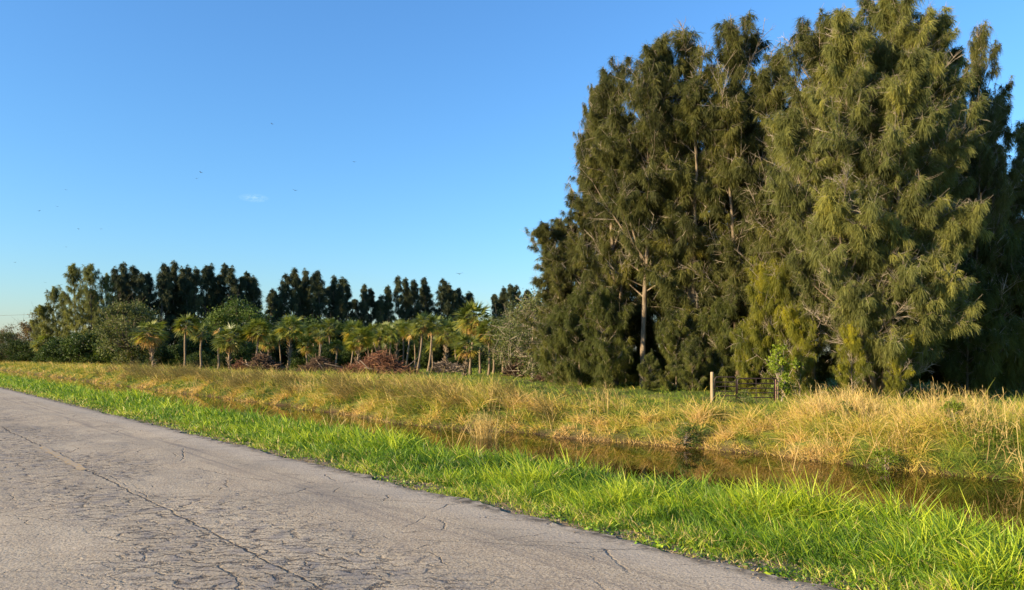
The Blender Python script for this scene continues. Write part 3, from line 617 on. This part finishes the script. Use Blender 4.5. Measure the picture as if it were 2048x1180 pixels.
for k, (px, d, ty, wd, lb) in enumerate(((76, 118, 612, .8, 'small wispy casuarina at the very left end of the row, right of the reddish tree'), (102, 113, 575, 1.0, 'lit grey-green casuarina on the left slope of the row outline'),
        (128, 112, 585, .9, 'casuarina just left of the two tall sunlit ones'), (155, 108, 532, .95, 'tall sunlit olive casuarina, left one of the pair at the left end'),
        (184, 107, 532, .95, 'tall sunlit olive casuarina, right one of the pair at the left end'), (208, 110, 548, .8, 'casuarina right after the tall sunlit pair'))):
    loc = P(px, d); h = (HZ-ty)/F*d+2; s = h/16
    plant(FL, 'casuarina_tree', loc, k*1.3, (s*wd, s*wd, s), lb, 'casuarina tree', LG)

# ------------------------------------------------------------------ broadleaf trees and shrubs
def broad_proto(name, seed, H, Wd, trunk_h, nclump, nleaf, lsize, mat, bark, bare=0, squash=.8, floor=.15):
    rng = np.random.default_rng(seed); wood = []
    tr = np.array([[0, 0, 0], [.1, .05, trunk_h*.5], [-.05, .1, trunk_h]]); wood.append(tube(tr, [.028*H, .022*H, .018*H], 7))
    C = []
    while len(C) < nclump:
        p = rng.uniform(-1, 1, 3)
        if .25 < np.linalg.norm(p) < 1: C.append(p)
    C = np.array(C); C[:, 2] = C[:, 2]*.5+.5; cz = trunk_h*floor+(H-trunk_h*floor)*C[:, 2]
    sh = np.interp(C[:, 2], [0, .25, .6, 1], [.7, 1, .95, .55])
    C = np.stack([C[:, 0]*Wd/2*sh, C[:, 1]*Wd/2*sh, cz], 1)
    m = np.stack([C[:, 0]*.35, C[:, 1]*.35, np.maximum(C[:, 2]*.55, min(trunk_h, .4*H)*.9)], 1)
    b0 = np.repeat(tr[-1:], nclump, 0); b0[:, 2] *= rng.uniform(.7, 1, nclump)
    wood.append(prisms(b0, m, .012*H, .007*H, 5)); wood.append(prisms(m, C, .007*H, .003*H, 4))
    tw = []
    for j in range(4+bare):
        e = C+rng.normal(0, .12*Wd, (nclump, 3)); tw.append(prisms(C, e, .0025*H, .0012*H, 3))
    r = rng.uniform(.08, .15, nclump)*Wd
    c = np.repeat(C, nleaf, 0)+rng.normal(0, 1, (nclump*nleaf, 3))*np.repeat(r, nleaf)[:, None]*[1, 1, squash]*.62
    keep = c[:, 2] > .05; tint = np.clip(.45+np.repeat(rng.normal(0, .16, nclump), nleaf)+rng.normal(0, .13, len(c)), 0, 1)
    f = leaves(rng, c[keep], lsize, tint[keep])
    a = joinVQ(wood+tw)
    return {'trunk': mesh(name+'_wood', a[0], a[1], bark, smooth=False), 'foliage': mesh(name+'_leaves', f[0], f[1], mat, f[2])}
BP = [broad_proto('bush_a', 41, 5, 6, .8, 46, 200, .26, M['shrub'], M['darkbark'], floor=0.), broad_proto('bush_b', 42, 5, 5.5, .8, 40, 190, .24, M['shrub'], M['darkbark'], floor=0.)]
TALLB = broad_proto('light_broadleaf', 43, 8, 6.4, 2.6, 48, 260, .22, M['broad_lt'], M['bark'], 2, floor=.2)
DARKB = broad_proto('dark_broadleaf', 44, 8, 9, 2.4, 60, 260, .25, M['broad'], M['darkbark'], floor=.3)
SPARSE = broad_proto('sparse_tree', 45, 8, 8, 2.4, 60, 200, .2, M['broad_lt'], M['twig'], 4, floor=.3)
REDT = broad_proto('reddish_tree', 46, 8, 6.5, 2.4, 34, 110, .28, M['broad_rd'], M['darkbark'], 3, floor=.4)
def bl(pr, px, d, ty, wid, H, name, label, cat, group=None, rz=0):
    loc = P(px, d); h = (HZ-ty)/F*d+EYE-loc[2]; s = h/H
    return plant(pr, name, loc, rz, (s*wid, s*wid, s), label, cat, group)
bl(TALLB, 263, 88, 590, 1.05, 8, 'broadleaf_tree', 'light green broadleaf tree rising behind the bushy palm at the left', 'tree')
bl(DARKB, 478, 98, 605, 1.0, 8, 'broadleaf_tree', 'dark green round-crowned tree in front of the left casuarina block', 'tree')
bl(DARKB, 418, 102, 640, .9, 8, 'broadleaf_tree', 'lower dark green tree behind the dead headless palm', 'tree', None, 2)
bl(SPARSE, 1065, 58, 592, 1.05, 8, 'sparse_tree', 'grey-branched tree with thin foliage and bare limbs left of the tall stand', 'tree')
bl(SPARSE, 1020, 66, 620, .9, 8, 'sparse_tree', 'smaller thin-leaved tree behind the left side of the grey-branched tree', 'tree', None, 1.5)
bl(REDT, 68, 122, 622, .8, 8, 'small_tree', 'reddish brown thin-leaved tree near the left edge of the photo', 'tree')
bl(REDT, 20, 128, 650, .9, 8, 'small_tree', 'low russet and olive tree at the left edge of the photo', 'tree', None, 2)
bl(TALLB, 2, 120, 655, 1.1, 8, 'broadleaf_tree', 'pale green low tree cut by the left edge of the photo', 'tree', None, 3)
SG = 'green undergrowth shrubs behind the cabbage palms'
sh = [(128, 104, 675), (165, 102, 668), (205, 102, 660), (245, 100, 650), (40, 118, 680), (62, 121, 684), (95, 112, 682), (318, 92, 690), (350, 98, 690), (395, 92, 668), (425, 94, 665), (395, 84, 705), (470, 90, 690), (545, 96, 662), (575, 99, 655), (612, 98, 640), (650, 97, 640), (690, 98, 645), (728, 97, 660), (762, 98, 655),
      (800, 99, 648), (835, 98, 650), (870, 96, 645), (905, 92, 640), (935, 96, 660), (640, 90, 690), (700, 92, 692), (780, 92, 695), (860, 90, 695), (975, 84, 655), (1005, 76, 680), (1045, 72, 690), (1090, 66, 672), (1130, 62, 650), (1170, 60, 640),
      (520, 94, 680), (600, 92, 695), (915, 84, 712), (990, 72, 722), (440, 88, 715)]
wheres = ['at the foot of the left slope of the row', 'under the left one of the tall sunlit pair', 'under the right one of the tall sunlit pair', 'left of the light green broadleaf tree', 'under the reddish tree at the left edge', 'between the reddish tree and the small dark palm clump', 'dark clump right of the reddish tree', 'right beside the bushy skirted palm', 'in the dark under the left casuarina block', 'between the first two slim palms',
          'behind the dead headless palm', 'low at the foot of the second slim palm', 'behind the booted short palm', 'right of the round-crowned palm, low', 'left of the tall-trunked middle palm', 'right of the tall-trunked middle palm', 'behind the two small middle palms', 'behind the smallest middle palm',
          'left of the V-leaning palm', 'behind the V-leaning palm', 'behind the evenly spaced palm trunks', 'right of the evenly spaced palm trunks', 'behind the leaning twin palms', 'under the dark palm right of the twins', 'left of the tall yellow-skirted palm', 'low between the two small middle palms',
          'low behind the red brush pile, left part', 'low behind the red brush pile, middle', 'low behind the red brush pile, right part', 'right of the tall yellow-skirted palm', 'low at the left foot of the grey-branched tree', 'low at the right foot of the grey-branched tree', 'between grey-branched tree and tall stand',
          'at the left foot of the tall stand', 'behind the left young casuarinas of the tall stand', 'behind the left brush pile', 'low between brush pile and tall-trunked palm', 'small and low beside the grey brush pile', 'small and low right of the yellow-skirted palm', 'small dark one at the foot of the dead palm']
rs = random.Random(8)
for k, (px, d, ty) in enumerate(sh):
    bl(BP[k % 2], px, d, ty, (1.0 if ty < 700 else 1.3)*(1.15 if d > 80 else .9), 5, 'shrub', 'green shrub '+wheres[k], 'shrub', SG, rs.uniform(0, 6))

# ------------------------------------------------------------------ palms
def palm_crown(rng, nl, rad, up=.1, dead=False, nleaflet=13):
    i = np.arange(nl)+.5
    if dead: zz = rng.uniform(-.98, -.55, nl)
    else: zz = 1-(i/nl)**.95*1.75
    az = i*2.39996+rng.normal(0, .3, nl); hr = np.sqrt(np.clip(1-zz**2, 0, 1))
    D = np.stack([hr*np.cos(az), hr*np.sin(az), zz], 1)
    pl = rad*.52*rng.uniform(.8, 1.15, nl); tipp = D*pl[:, None]; tipp[:, 2] -= .02*rad
    pet = prisms(D*.05, tipp, .02, .012, 3, np.full(nl, .6))
    # fan
    side = nrm(np.cross(D, UPV+rng.normal(0, .1, (nl, 3)))); ro_ = rng.uniform(-.9, .9, nl)[:, None]; side = side*np.cos(ro_)+np.cross(D, side)*np.sin(ro_); a = np.linspace(-1.25, 1.25, nleaflet)
    dd = D[:, None]*np.cos(a)[None, :, None]+side[:, None]*np.sin(a)[None, :, None]
    dd = nrm(dd+rng.normal(0, .05, dd.shape)); n_ = nl*nleaflet
    B = np.repeat(tipp, nleaflet, 0); nor = nrm(np.cross(D, side)); s2 = nrm(np.cross(dd.reshape(-1, 3), np.repeat(nor, nleaflet, 0))+rng.normal(0, .25, (n_, 3)))
    lt = rng.normal(0, .1, nl)+np.where(zz < -.15, .30, 0)*rng.random(nl)*1.6+.35
    if dead: lt = rng.uniform(.1, .9, nl)
    T = np.clip(np.repeat(lt, nleaflet)+rng.normal(0, .08, n_), 0, 1)
    f = ribbons(rng, B, dd.reshape(-1, 3), rad*.62*rng.uniform(.8, 1.1, n_)*np.tile(1-.25*np.abs(a)/1.25, nl), np.full(n_, rad*.062), rng.uniform(.05, .35, n_), 3, T, s2, tip=.15)
    return joinVQ([pet, f])
def sabal(px, d, cy, bx, rad_px, label, skirt=0, boots=False, shade=0, seed=0, group='cabbage palms in front of the far trees', by=None, crown=True):
    rng = np.random.default_rng(900+seed); loc = P(bx, d)
    cx = (px-bx)/F*d; H = (HZ-cy)/F*d+EYE-loc[2]; rad = rad_px/F*d*1.5*rng.uniform(.92, 1.1)
    o = empty('cabbage_palm', loc); tag(o, label, 'palm tree', group)
    s = np.linspace(0, 1, 9); pts = np.stack([cx*s**1.2+.06*np.sin(s*5+seed), .1*np.sin(s*4+seed), H*s], 1); pts[0] = (0, 0, -.15)
    r = np.interp(s, [0, .06, .2, 1], [.19, .125, .10, .095])*rng.uniform(.85, 1.1)
    parts = [tube(pts, r, 9)]
    if boots:
        n = 90; f = rng.uniform(.05, .98, n); az = rng.uniform(0, 6.283, n); B = np.stack([np.interp(f, s, pts[:, j]) for j in range(3)], 1)
        D = np.stack([np.cos(az), np.sin(az), rng.uniform(.6, 1.4, n)], 1); B[:, :2] += D[:, :2]*.11
        parts.append(prisms(B, B+nrm(D)*rng.uniform(.22, .42, n)[:, None], .05, .018, 4))
    a = joinVQ(parts); link(mesh('palm_trunk', a[0], a[1], M['palmtrunk'], smooth=not boots), 'trunk', o)
    top = np.array([cx, 0, H])
    if crown:
        V, Q, T = palm_crown(rng, int(rng.integers(30, 56)), rad); sq = rng.uniform(.72, 1.12); ta, tb = rng.normal(0, .16, 2); V = V*[1, 1, sq]; V[:, 2] += ta*V[:, 0]+tb*V[:, 1]; link(mesh('palm_crown', V+top, Q, M['palm'], np.clip(T-shade*.15, 0, 1)), 'crown', o)
    if skirt:
        V, Q, T = palm_crown(rng, skirt, rad*.8, dead=True, nleaflet=9); link(mesh('dead_fronds', V+top, Q, M['palm_dead'], T), 'dead_fronds', o)
    return o
PALMS = [(298, 76, 664, 305, 27, 'broad bushy palm with a tan skirt of dead fronds at the far left', 22, True), (374, 80, 650, 367, 18, 'tall slim palm, first with a clear bare trunk from the left', 5, False),
    (405, 82, 664, 401, 17, 'slim palm leaning right, second with a clear trunk from the left', 5, False), (460, 76, 676, 460, 25, 'short stout palm with booted trunk beside the dead headless palm', 14, True),
    (515, 76, 660, 513, 22, 'palm with a full round crown and straight trunk above the left brush pile', 6, False), (536, 90, 682, 535, 15, 'small palm tucked right behind the round-crowned palm', 5, False),
    (582, 80, 655, 575, 20, 'palm with long rough grey trunk and leaf boots, left of the middle', 3, True), (560, 92, 668, 560, 15, 'palm crown half hidden left of the rough grey trunk', 4, False),
    (614, 82, 690, 615, 14, 'short palm with hanging tan fronds, left of the dark brush pile', 12, False), (640, 84, 672, 641, 13, 'small neat palm standing behind the dark brush pile', 4, False),
    (673, 82, 692, 673, 13, 'smallest palm with double trunk right of the dark brush pile', 4, False), (708, 88, 664, 703, 17, 'palm behind and left of the V-leaning palm', 4, False),
    (719, 78, 678, 712, 18, 'palm leaning over the left end of the red brush pile', 6, True), (738, 88, 682, 736, 14, 'palm just right of the one leaning over the red brush pile', 3, False),
    (761, 84, 674, 758, 13, 'small palm behind the middle of the red brush pile', 4, True), (782, 84, 668, 781, 15, 'palm with leaning bare trunk, left of a pair behind the red brush pile', 4, False),
    (795, 86, 660, 794, 17, 'palm with straight trunk, right of a pair behind the red brush pile', 3, True), (819, 80, 662, 813, 17, 'palm with tan trunk at the right end of the red brush pile', 4, False),
    (847, 72, 648, 835, 21, 'tall palm with long leaning trunk, left of the leaning twins', 6, False), (868, 76, 650, 856, 18, 'tall palm, right of the leaning twins', 6, False),
    (867, 84, 688, 864, 12, 'little palm under the leaning twins', 4, False), (840, 86, 676, 838, 14, 'palm partly hidden behind the leaning twins', 3, False),
    (893, 80, 664, 893, 20, 'dark-crowned palm with grey rough trunk right of the twins', 2, True), (947, 66, 638, 941, 25, 'tallest palm with a big golden skirt of dead fronds', 26, False),
    (935, 62, 692, 928, 22, 'low bushy palm at the foot of the tallest golden-skirted palm', 6, True), (979, 64, 662, 977, 19, 'palm with yellow old fronds right of the golden-skirted one', 12, False),
    (990, 70, 676, 986, 14, 'slim palm close behind the one with yellow old fronds', 8, False), (1031, 68, 690, 1031, 14, 'palm with pale smooth trunk under the grey-branched tree', 8, False),
    (1043, 64, 696, 1042, 14, 'palm with rough notched trunk under the grey-branched tree', 3, True), (1101, 54, 684, 1102, 12, 'short palm with shaggy reddish boots at the left foot of the tall stand', 10, True),
    (1143, 52, 645, 1146, 17, 'palm with orange dead fronds peeping out left of the tall stand', 16, False), (88, 112, 684, 90, 17, 'dark little palm by the fence near the left edge', 4, False),
    (660, 94, 655, 660, 15, 'background palm crown between the two small middle palms', 2, False), (935, 88, 662, 935, 15, 'background palm left of the tallest golden-skirted palm', 2, False),
    (628, 90, 662, 629, 14, 'background palm crown above the short palm with hanging fronds', 3, False), (745, 92, 664, 745, 15, 'background palm crown behind the top of the red brush pile', 3, False),
    (771, 92, 658, 770, 14, 'background palm between the small palm and the leaning bare trunk', 2, False), (806, 90, 656, 806, 15, 'background palm between the paired palms and the tan trunk', 2, False),
    (830, 88, 660, 829, 15, 'background palm just left of the leaning twin palms', 3, False), (912, 84, 668, 911, 17, 'palm standing right of the dark-crowned grey palm', 3, False),
    (962, 70, 668, 960, 18, 'palm tucked between golden-skirted palm and yellow-fronded palm', 5, False), (1008, 70, 676, 1007, 15, 'palm at the left edge of the grey-branched tree', 5, False)]
for k, (px, d, cy, bx, rp, lb, skt, bt) in enumerate(PALMS):
    sabal(px, d, cy, bx, rp, lb, int(skt*1.5), bt, 0, k)
# dead palm without a crown
o = sabal(440, 78, 656, 436, 14, 'dead headless palm with drooping pinkish fronds, beside the stout booted palm', 7, False, 0, 77, None, crown=False)

# ------------------------------------------------------------------ brush piles
def pile(px, d, wpx, hpx, n, mat, label, seed, name='brush_pile', ln=1.6, rad=.018):
    rng = np.random.default_rng(seed); loc = P(px, d); Wm = wpx/F*d; Hm = hpx/F*d
    o = empty(name, loc); tag(o, label, 'brush pile', 'piles of cleared brush below the palms')
    a = rng.uniform(0, 6.283, n); q = np.sqrt(rng.random(n)); x = q*np.cos(a); y = q*np.sin(a)
    z = Hm*np.clip(1-(x**2+y**2)**.8, 0, 1)*rng.uniform(.15, 1.0, n)**.6*(1+.25*np.sin(x*5+seed))
    c = np.stack([x*Wm*.5, y*Wm*.28, z], 1)
    D = rng.normal(0, 1, (n, 3))*[1, .8, .35]; D = nrm(D); l = ln*rng.uniform(.3, 1.1, n)
    p0 = c-D*l[:, None]*.5; p2 = c+D*l[:, None]*.5; p1 = c+rng.normal(0, .08, (n, 3))*l[:, None]
    p0[:, 2] = np.maximum(p0[:, 2], 0); p2[:, 2] = np.maximum(p2[:, 2], 0); r = rad*rng.uniform(.5, 1.8, n)
    aa = joinVQ([prisms(p0, p1, r, r*.85, 4), prisms(p1, p2, r*.85, r*.4, 4)])
    link(mesh('sticks', aa[0], aa[1], mat), 'branches', o)
    k = n//130; c2 = c[:k]; D2 = nrm(rng.normal(0, 1, (k, 3))*[1, .6, .5]); e = c2+D2*rng.uniform(.8, 1.6, k)[:, None]*ln*.8; e[:, 2] = np.abs(e[:, 2])
    
    for q_ in range(k):
        b = tube([c2[q_], (c2[q_]+e[q_])/2, e[q_]], [rad*2.6, rad*2.2, rad*1.5], 6); link(mesh('log', b[0], b[1], M['brush_grey']), 'log', o)
pile(757, 68, 150, 38, 2600, M['brush_red'], 'big rust-red brush pile in the middle of the field edge', 1, ln=1.9, rad=.02)
pile(640, 76, 90, 26, 1300, M['brush'], 'low dark brown brush pile left of the big red one', 2)
pile(530, 76, 74, 36, 1200, M['brush'], 'grey-brown brush pile with thick ends behind the round-crowned palm', 3, rad=.035)
pile(892, 72, 52, 22, 700, M['brush_grey'], 'pale grey brush pile right of the leaning twin palms', 4, rad=.028)
pile(1035, 60, 34, 24, 500, M['brush'], 'small dark red stump and stick pile under the grey-branched tree', 5, rad=.03)
pile(1100, 50, 70, 26, 900, M['brush'], 'tangle of brown dead brush at the left foot of the tall stand', 6, rad=.014, ln=1.2)
pile(482, 74, 30, 18, 400, M['brush_red'], 'small reddish heap right of the stout booted palm', 8)

# ------------------------------------------------------------------ gate and posts
m, t, p, o = new_mat('dark_gate_steel'); p.inputs['Base Color'].default_value = (.035, .022, .02, 1); p.inputs['Roughness'].default_value = .45; p.inputs['Metallic'].default_value = .3; M['steel'] = m
M['postwood'] = bark_mat('weathered_post', (.30, .22, .13), (.48, .37, .23), 9, .15, .4)
M['rust'] = bark_mat('rusty_pipe', (.28, .15, .11), (.45, .28, .2), 12, 1, .2)
GD = 30.0
def gate(name, x0, x1, ytop, ybot, rails, verts, label, dy=0.):
    a = P(x0, GD+dy); b = P(x1, GD+dy); w = b[0]-a[0]; zt = EYE-(ytop-HZ)/F*GD; zb = EYE-(ybot-HZ)/F*GD
    o = empty(name, (a[0], a[1], zb)); h = zt-zb; tag(o, label, 'gate', 'steel tube gates on the far bank')
    c = .12; r = .03; pts = [(0, 0, 0)]
    pts += [(0, 0, h-c)]+[(c-c*math.cos(q), 0, h-c+c*math.sin(q)) for q in (R(30), R(60), R(90))]
    pts += [(w-c+c*math.sin(q), 0, h-c+c*math.cos(q)) for q in (0, R(30), R(60), R(90))]+[(w, 0, 0)]
    V, Q, T = tube(np.array(pts), np.full(len(pts), r), 8); link(mesh('gate_frame', V, Q, M['steel'], smooth=True), 'frame', o)
    for f in rails:
        V, Q, T = prisms([(r, 0, h*f)], [(w-r, 0, h*f+.01)], .022, .022, 8); link(mesh('gate_rail', V, Q, M['steel'], smooth=True), 'rail', o)
    for f in verts:
        V, Q, T = prisms([(w*f, -.018, .01)], [(w*f, -.018, h-.01)], .012, .012, 6); link(mesh('gate_brace', V, Q, M['steel'], smooth=True), 'brace', o)
    V, Q, T = joinVQ([prisms([(w-.02, -.03, h*.55)], [(w+.07, -.03, h*.53)], .013, .013, 6)]); link(mesh('gate_latch', V, Q, M['steel']), 'latch', o)
    return o
gate('narrow_gate', 1429.5, 1472.5, 754, 806, (.06, .27, .45, .63, .80), (.48,), 'narrow dark steel tube gate next to the round wooden post')
gate('wide_gate', 1475, 1549, 757, 808, (.05, .25, .43, .61, .80), (.5,), 'wide dark steel tube gate, right one of the two')
def post(name, px, ytop, r, mat, label, cat, d=GD, lean=.0):
    l = P(px, d); z = EYE-(ytop-HZ)/F*d-l[2]; o = empty(name, l); tag(o, label, cat)
    pts = np.array([[0, 0, -.3], [lean*.3, 0, z*.3], [lean*.7, 0, z*.7], [lean, 0, z-.02], [lean, 0, z]]); rr = np.array([r*1.05, r, r*.98, r*.96, r*.84])
    V, Q, T = tube(pts, rr, 12); link(mesh(name+'_shaft', V, Q, mat, smooth=True), 'shaft', o)
post('wooden_post', 1424, 744, .066, M['postwood'], 'round weathered wooden gate post left of the narrow gate', 'post')
post('steel_post', 1551.5, 759, .022, M['rust'], 'thin pinkish rusty steel post at the right end of the wide gate', 'post')
post('steel_post', 1556, 762, .02, M['rust'], 'second thin rusty post, just right of the pinkish gate-end post', 'post', GD+.15)

# ------------------------------------------------------------------ bushes on the banks
WB = [broad_proto('leafy_bush', 61, 2, 1.3, .5, 30, 90, .10, M['weed'], M['twig'], 1, floor=0.), broad_proto('leafy_weed', 62, 1, 1.0, .2, 20, 70, .07, M['weed'], M['twig'], 0, floor=0.),
      broad_proto('dark_weed', 63, 1, 1.1, .2, 22, 80, .07, M['broad'], M['twig'], 0, floor=0.)]
def wb(i, px, d, h, w, label, rz=0, z=None):
    loc = P(px, d); H = (2, 1, 1)[i]; plant(WB[i], ('leafy_bush', 'leafy_weed', 'dark_weed')[i], loc, rz, (w, w, h/H), label, 'bush', None)
wb(0, 1563, 31.0, 2.6, 1.0, 'bright green leafy bush growing over the right end of the gate')
wb(1, 1770, 17.1, .75, .75, 'bright green leafy weed at the water line below the big tree', 1)
wb(2, 1372, 21.2, .7, .8, 'dark green weed tuft at the water line below the gate post', 2)
wb(2, 1690, 20.5, .75, .7, 'dark green weed patch high on the bank right of the gate', 3)
wb(1, 1905, 17.8, .7, .7, 'green weed tuft on the right bank among dry stalks', 4)
wb(2, 1490, 27, .7, .7, 'dark green tuft in the grass in front of the wide gate', 5)
def clump(px, d, n, h, sp, label, seed, lean=-.05):
    r = np.random.default_rng(seed); l = P(px, d)
    stalks('dry_grass_clump', M['straw'], [(l[0], l[1])], n, h, sp, lean, 4, label, 'grass clump', r, .013, None, 'big dry grass clumps on the far bank')
clump(972, 23.5, 150, 1.35, .28, 'upright straw-coloured grass clump at the water edge in mid-photo', 1, -.12)
clump(1885, 18.5, 130, 1.25, .35, 'tall dry grass clump on the right bank under the dark tree skirt', 2, .1)
clump(1640, 22, 90, 1.35, .3, 'dry grass clump with tall bare stems right of the gate', 3, 0)
clump(1720, 21, 110, 1.25, .4, 'dry stemmed clump on the bank below the big tree trunk', 4, -.05)
clump(1960, 17.2, 110, 1.0, .35, 'dry tawny clump near the right edge of the far bank', 5, -.05)

# ------------------------------------------------------------------ far fence, wire and birds
o = empty('farm_fence', P(45, 150)); tag(o, 'low wooden farm fence across the far field at the left edge', 'fence')
x0 = P(-20, 150)[0]-P(45, 150)[0]; x1 = P(118, 140)[0]-P(45, 150)[0]
for k in range(15):
    f = k/14; x = x0+(x1-x0)*f; V, Q, T = prisms([(x, -8*f, -.3)], [(x+.04, -8*f, 1.25+.1*math.sin(k*3))], .08, .07, 6); link(mesh('fence_post', V, Q, M['brush_grey']), 'post', o)
V, Q, T = prisms([(x0, 0, z) for z in (.4, .75, 1.1)], [(x1, -8, z) for z in (.4, .75, 1.1)], .02, .02, 4); link(mesh('fence_wire', V, Q, M['darkbark']), 'wire', o)
a = np.linspace(0, 1, 14); pw = np.stack([-115+60*a, 140-12*a, 8.2+2.0*a-3*a*(1-a)], 1)
V, Q, T = tube(pw, np.full(14, .02), 5, False); tag(link(mesh('power_line', V, Q, M['darkbark']), 'power_line'), 'thin overhead wire sagging in the sky at the left edge', 'wire')
m, t, p, o = new_mat('bird_plumage'); p.inputs['Base Color'].default_value = (.03, .03, .035, 1); p.inputs['Roughness'].default_value = .8; M['bird'] = m
def bird(px, py, span_px, roll, head, label, flap=.25):
    sp = 1.7; d = sp*F/span_px; x = (px-1024)/F*d; z = EYE+(HZ-py)/F*d
    o = empty('flying_bird', (x, d, z), R(head)); tag(o, label, 'bird', 'birds circling over the far trees'); o.rotation_euler.y = R(roll)
    body = tube([(0, -.42, .0), (0, -.36, .0), (0, -.2, .0), (0, .0, .0), (0, .2, .01), (0, .3, .02), (0, .38, .0)], [.02, .05, .09, .10, .055, .045, .015], 8)
    parts = [body]
    for s in (-1, 1):
        st = [(0, .0, 0, .20), (.3, .02, flap*.5, .22), (.6, -.02, flap*.8, .17), (.85, -.10, flap*.95, .06)]
        rings = []
        for (wx, wy, wz, ch) in st:
            rings.append([(s*wx, wy+ch, wz), (s*wx, wy, wz+.025), (s*wx, wy-ch, wz), (s*wx, wy, wz-.012)])
        Vv = np.array(rings, float).reshape(-1, 3); k = np.arange(4); Qq = np.concatenate([np.stack([i*4+k, i*4+(k+1) % 4, (i+1)*4+(k+1) % 4, (i+1)*4+k], -1) for i in range(3)]+[np.array([[12, 13, 14, 15]])])
        parts.append((Vv, Qq, np.full(len(Vv), .5)))
    tl = np.array([(-.05, -.35, .01), (.05, -.35, .01), (.13, -.62, .0), (-.13, -.62, .0), (-.05, -.35, -.01), (.05, -.35, -.01), (.13, -.62, -.02), (-.13, -.62, -.02)])
    parts.append((tl, np.array([[0, 1, 2, 3], [7, 6, 5, 4], [2, 6, 7, 3], [0, 3, 7, 4], [1, 5, 6, 2]]), np.full(8, .5)))
    V, Q, T = joinVQ(parts); link(mesh('bird_body', V, Q, M['bird'], smooth=True), 'body', o)
for q in ((919, 548, 15, -4, 20, 'largest dark bird gliding low over the gap right of the middle trees'), (544, 248, 7, 10, 60, 'small bird highest in the sky, above the left trees'),
          (709, 324, 8, -10, 30, 'bird alone in the middle of the sky'), (402, 345, 9, 5, 70, 'upper bird of the pair left of the little cloud'), (394, 357, 7, -25, 40, 'lower bird of the pair left of the little cloud'),
          (590, 381, 10, 8, 20, 'bird just right of the little cloud wisp'), (132, 380, 6, 0, 50, 'faint bird above the two dark specks at the left'), (114, 413, 6, 12, 20, 'bird in the left sky, right one of two at the same height'),
          (78, 422, 7, -8, 0, 'bird in the left sky, left one of two at the same height'), (157, 458, 6, 0, 80, 'left bird of the level pair above the sunlit casuarinas'), (202, 458, 6, 5, 30, 'right bird of the level pair above the sunlit casuarinas'),
          (132, 494, 5, 0, 10, 'tiny bird alone below the level pair'), (30, 525, 7, -20, 60, 'low bird close to the left edge of the photo'), (90, 565, 6, 10, 40, 'lowest faint bird just above the left end of the tree line')):
    bird(*q)
print('objects', len(bpy.data.objects), 'verts', sum(len(m.vertices) for m in bpy.data.meshes))
